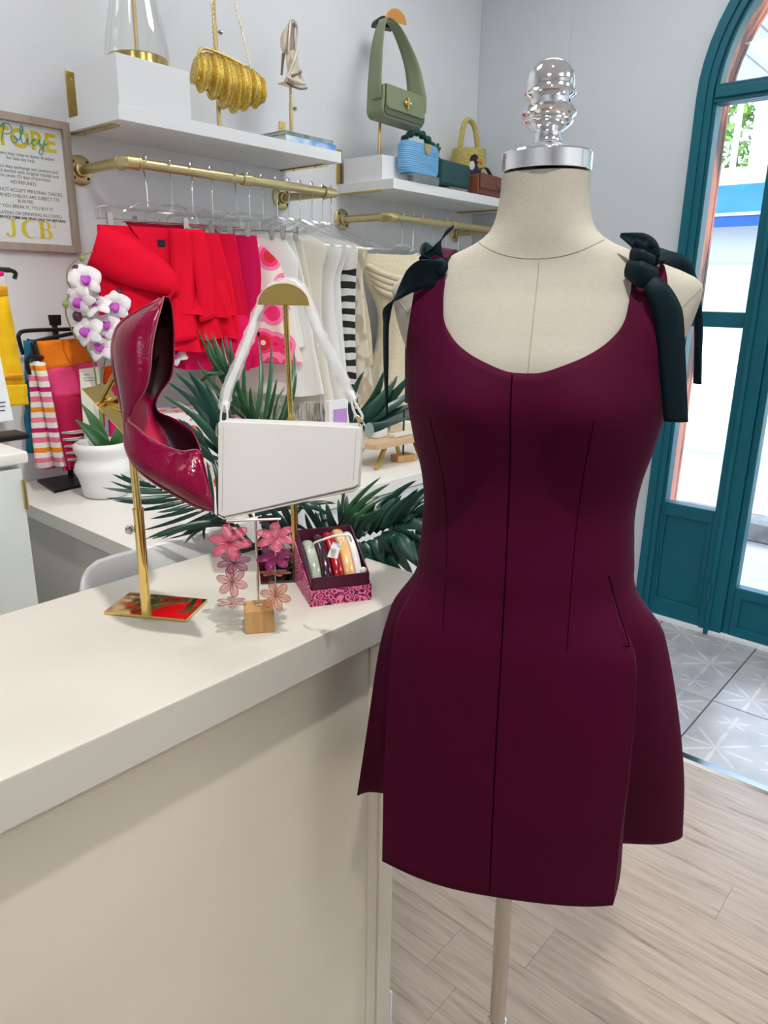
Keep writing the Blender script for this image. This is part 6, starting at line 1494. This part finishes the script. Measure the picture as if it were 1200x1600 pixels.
# right of the bag
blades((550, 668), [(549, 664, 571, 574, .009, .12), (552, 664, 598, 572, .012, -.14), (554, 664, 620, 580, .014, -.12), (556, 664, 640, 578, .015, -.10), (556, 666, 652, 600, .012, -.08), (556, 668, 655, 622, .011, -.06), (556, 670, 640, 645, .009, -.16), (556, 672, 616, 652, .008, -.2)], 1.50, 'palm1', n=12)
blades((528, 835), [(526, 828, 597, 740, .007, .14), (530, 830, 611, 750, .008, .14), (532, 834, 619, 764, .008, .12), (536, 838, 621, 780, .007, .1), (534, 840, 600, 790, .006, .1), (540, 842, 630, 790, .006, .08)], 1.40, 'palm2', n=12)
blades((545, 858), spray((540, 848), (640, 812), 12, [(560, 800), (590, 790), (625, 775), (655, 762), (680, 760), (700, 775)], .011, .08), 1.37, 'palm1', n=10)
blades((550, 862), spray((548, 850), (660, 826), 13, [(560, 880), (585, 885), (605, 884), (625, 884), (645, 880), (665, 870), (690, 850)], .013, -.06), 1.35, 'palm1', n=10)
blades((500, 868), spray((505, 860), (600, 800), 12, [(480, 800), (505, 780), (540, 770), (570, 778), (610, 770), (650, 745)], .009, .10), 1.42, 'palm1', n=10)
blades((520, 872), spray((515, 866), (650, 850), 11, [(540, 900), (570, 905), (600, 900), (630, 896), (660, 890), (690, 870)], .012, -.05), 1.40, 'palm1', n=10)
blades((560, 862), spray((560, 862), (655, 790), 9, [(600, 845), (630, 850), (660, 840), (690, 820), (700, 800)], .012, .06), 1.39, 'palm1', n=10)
# ================================================================== BEYOND THE DOOR
bwall = thing('blue_awning', 'blue awning over a white shopfront across the yard', 'awning', (9.2, 2.2, 0))
za, zb = at(1150, 276, x=9).z, at(1150, 334, x=9).z; yl = 5.2
G().add([(9.0, -1, zb), (9.0, yl, zb), (9.6, yl, za), (9.6, -1, za), (9.06, -1, zb - .02), (9.06, yl, zb - .02), (9.66, yl, za - .02), (9.66, -1, za - .02)], [(0,1,2,3),(7,6,5,4),(0,4,5,1),(1,5,6,2),(2,6,7,3),(3,7,4,0)]).build('awning_sheet', mat('blue_canvas', (.02, .15, .46), .8, var=.2, vscale=4, spec=.2), bwall, world=True, smooth=0)
G().bb(8.98, 9.02, -1, yl, zb - .13, zb - .02).build('valance', mat('blue_canvas_dark', (.01, .09, .36), .8, var=.2), bwall, world=True, smooth=0)
G().bb(8.97, 9.0, -1, yl, zb - .02, zb + .01).build('white_trim', M['porch'], bwall, world=True, smooth=0)
shop = thing('white_building', 'white low building wall under the blue awning', 'building', (10.5, 2.1, 0))
G().bb(9.70, 11, -1.2, yl + .2, -.02, za + .2).build('wall', M['porch'], shop, world=True, smooth=0); G().bb(9.672, 9.70, -1.2, yl + .2, zb - .6, zb - .5).build('wall_band', M['white'], shop, world=True, smooth=0)
for i, (px, lb, w_) in enumerate(((1190, 'wide white post beyond the blue awning', .22), (1150, 'thin white post beyond the blue awning', .07))):
    p = at(px, 220, x=12.2)
    t = thing('yard_post', lb, 'post', (12.2, p.y, -.02)); G().bb(-w_/2, w_/2, -w_/2, w_/2, 0, 4.2).build('shaft', M['porch'], t, bevel=.004); G().bb(-w_*.8, w_*.8, -w_*.8, w_*.8, 0, .12).build('foot', M['porch'], t, bevel=.004)
M['foliage'] = mat('yellow_green_foliage', (.22, .40, .06), .6, var=.55, vscale=2.5)  # bright yellow-green leaves with random darker patches
def tree(label, x, y, h, r, seed):
    t = thing('tree', label, 'tree', (x, y, -.02), group='trees beyond the yard'); rn = random.Random(seed)
    G().tube([(0, 0, 0), (.1, .05, h*.3), (0, .1, h*.6)], [.16, .12, .06], 10).build('trunk', mat('bark', (.14, .09, .05), .9), t)
    g = G()
    for k in range(5200):
        d = Vector((rn.gauss(0, 1), rn.gauss(0, 1), rn.gauss(0, 1))).normalized() * r * rn.uniform(.55, 1); c = Vector((0, 0, h*.62)) + Vector((d.x, d.y, d.z*1.15))
        a = Vector((rn.uniform(-1, 1), rn.uniform(-1, 1), rn.uniform(-1, 1))).normalized() * .10; b = a.orthogonal().normalized() * .06
        g.add([c - a, c + b, c + a, c - b], [(0, 1, 2, 3)])
    o = g.build('foliage', M['foliage'], t, smooth=0); o['kind'] = 'stuff'
tree('broad leafy tree behind the thin white post', 15.0, 4.7, 6.6, 2.3, 1); tree('leafy tree behind the wide white post', 15, -.6, 5.8, 2.2, 2); tree('tall leafy tree far behind the white building', 19.5, 9.8, 7, 2.6, 3)
hs2 = thing('grey_shed', 'pale grey gabled shed roof beyond the yard', 'shed', (14, 8.6, 0))
G().prism([(-1.6, 0), (1.6, 0), (1.6, 2.2), (0, 3.1), (-1.6, 2.2)], 1.5, o=(13.5, 8.6, 0), ex=(0, 1, 0), ez=(0, 0, 1)).build('walls', mat('shed_grey', (.45, .43, .40), .8), hs2, world=True, smooth=0)
pv = thing('planter_kerb', 'low grey stone kerb outside the glass door', 'kerb', (4.9, .9, -.02)); G().bb(4.75, 5.0, -2, 3.4, -.02, .10).build('kerb_stone', mat('kerb_stone', (.34, .32, .31), .9, var=.4, vscale=12), pv, world=True, bevel=.02)
# ------------------------------------------------------------------ unseen ceiling panels and the spotlight
M['diffuser'] = mat('lit_diffuser', (.9, .9, .9), .6)
for i, (x, y, s, wv) in enumerate(CEILING_PANELS):
    t = thing('unseen_ceiling_light', 'unseen framed square ceiling light ' + ['above the back counter aisle', 'above the corner clothes rail', 'above the left end of the sales counter', 'added over open floor to light upright faces', 'added near front wall to light upright faces'][i], 'ceiling light', (x, y, ZC), group='unseen ceiling light panels')
    g = G()
    for a in (-1, 1):
        g.bb(-s/2 - .02, s/2 + .02, a*(s/2) - .02, a*(s/2) + .02, -.04, 0)
        g.bb(a*(s/2) - .02, a*(s/2) + .02, -s/2 + .02, s/2 - .02, -.04, 0)
    g.build('light_frame', M['white'], t, smooth=0)
    em = mat('panel_glow', (.9, .9, .9), .6, emit=((.975, .99, 1), wv * .62))
    G().bb(-s/2 + .02, s/2 - .02, -s/2 + .02, s/2 - .02, -.02, -.012).build('diffuser', em, t, smooth=0)
sp = thing('ceiling_spotlight', 'small white ceiling spotlight with round can', 'spotlight', (SPOT_POS[0], SPOT_POS[1], ZC))
G().lathe([(.05, -.01), (.05, 0)], 24).build('mount_plate', M['white'], sp)
G().lathe([(.03, -.01), (.045, -.03), (.045, -.12), (.038, -.12), (.036, -.05)], 24).build('lamp_can', M['white'], sp)
ld = bpy.data.lights.new('spot_lamp', 'SPOT'); ld.energy = SPOT_W * 10; ld.spot_size = radians(110); ld.spot_blend = .6; ld.shadow_soft_size = .035
ld.color = (1, .97, .92)
lo = bpy.data.objects.new('spot_lamp', ld); COL.objects.link(lo); lo.parent = sp; lo.location = (0, 0, -.125)
lo.rotation_euler = (radians(12), 0, 0)
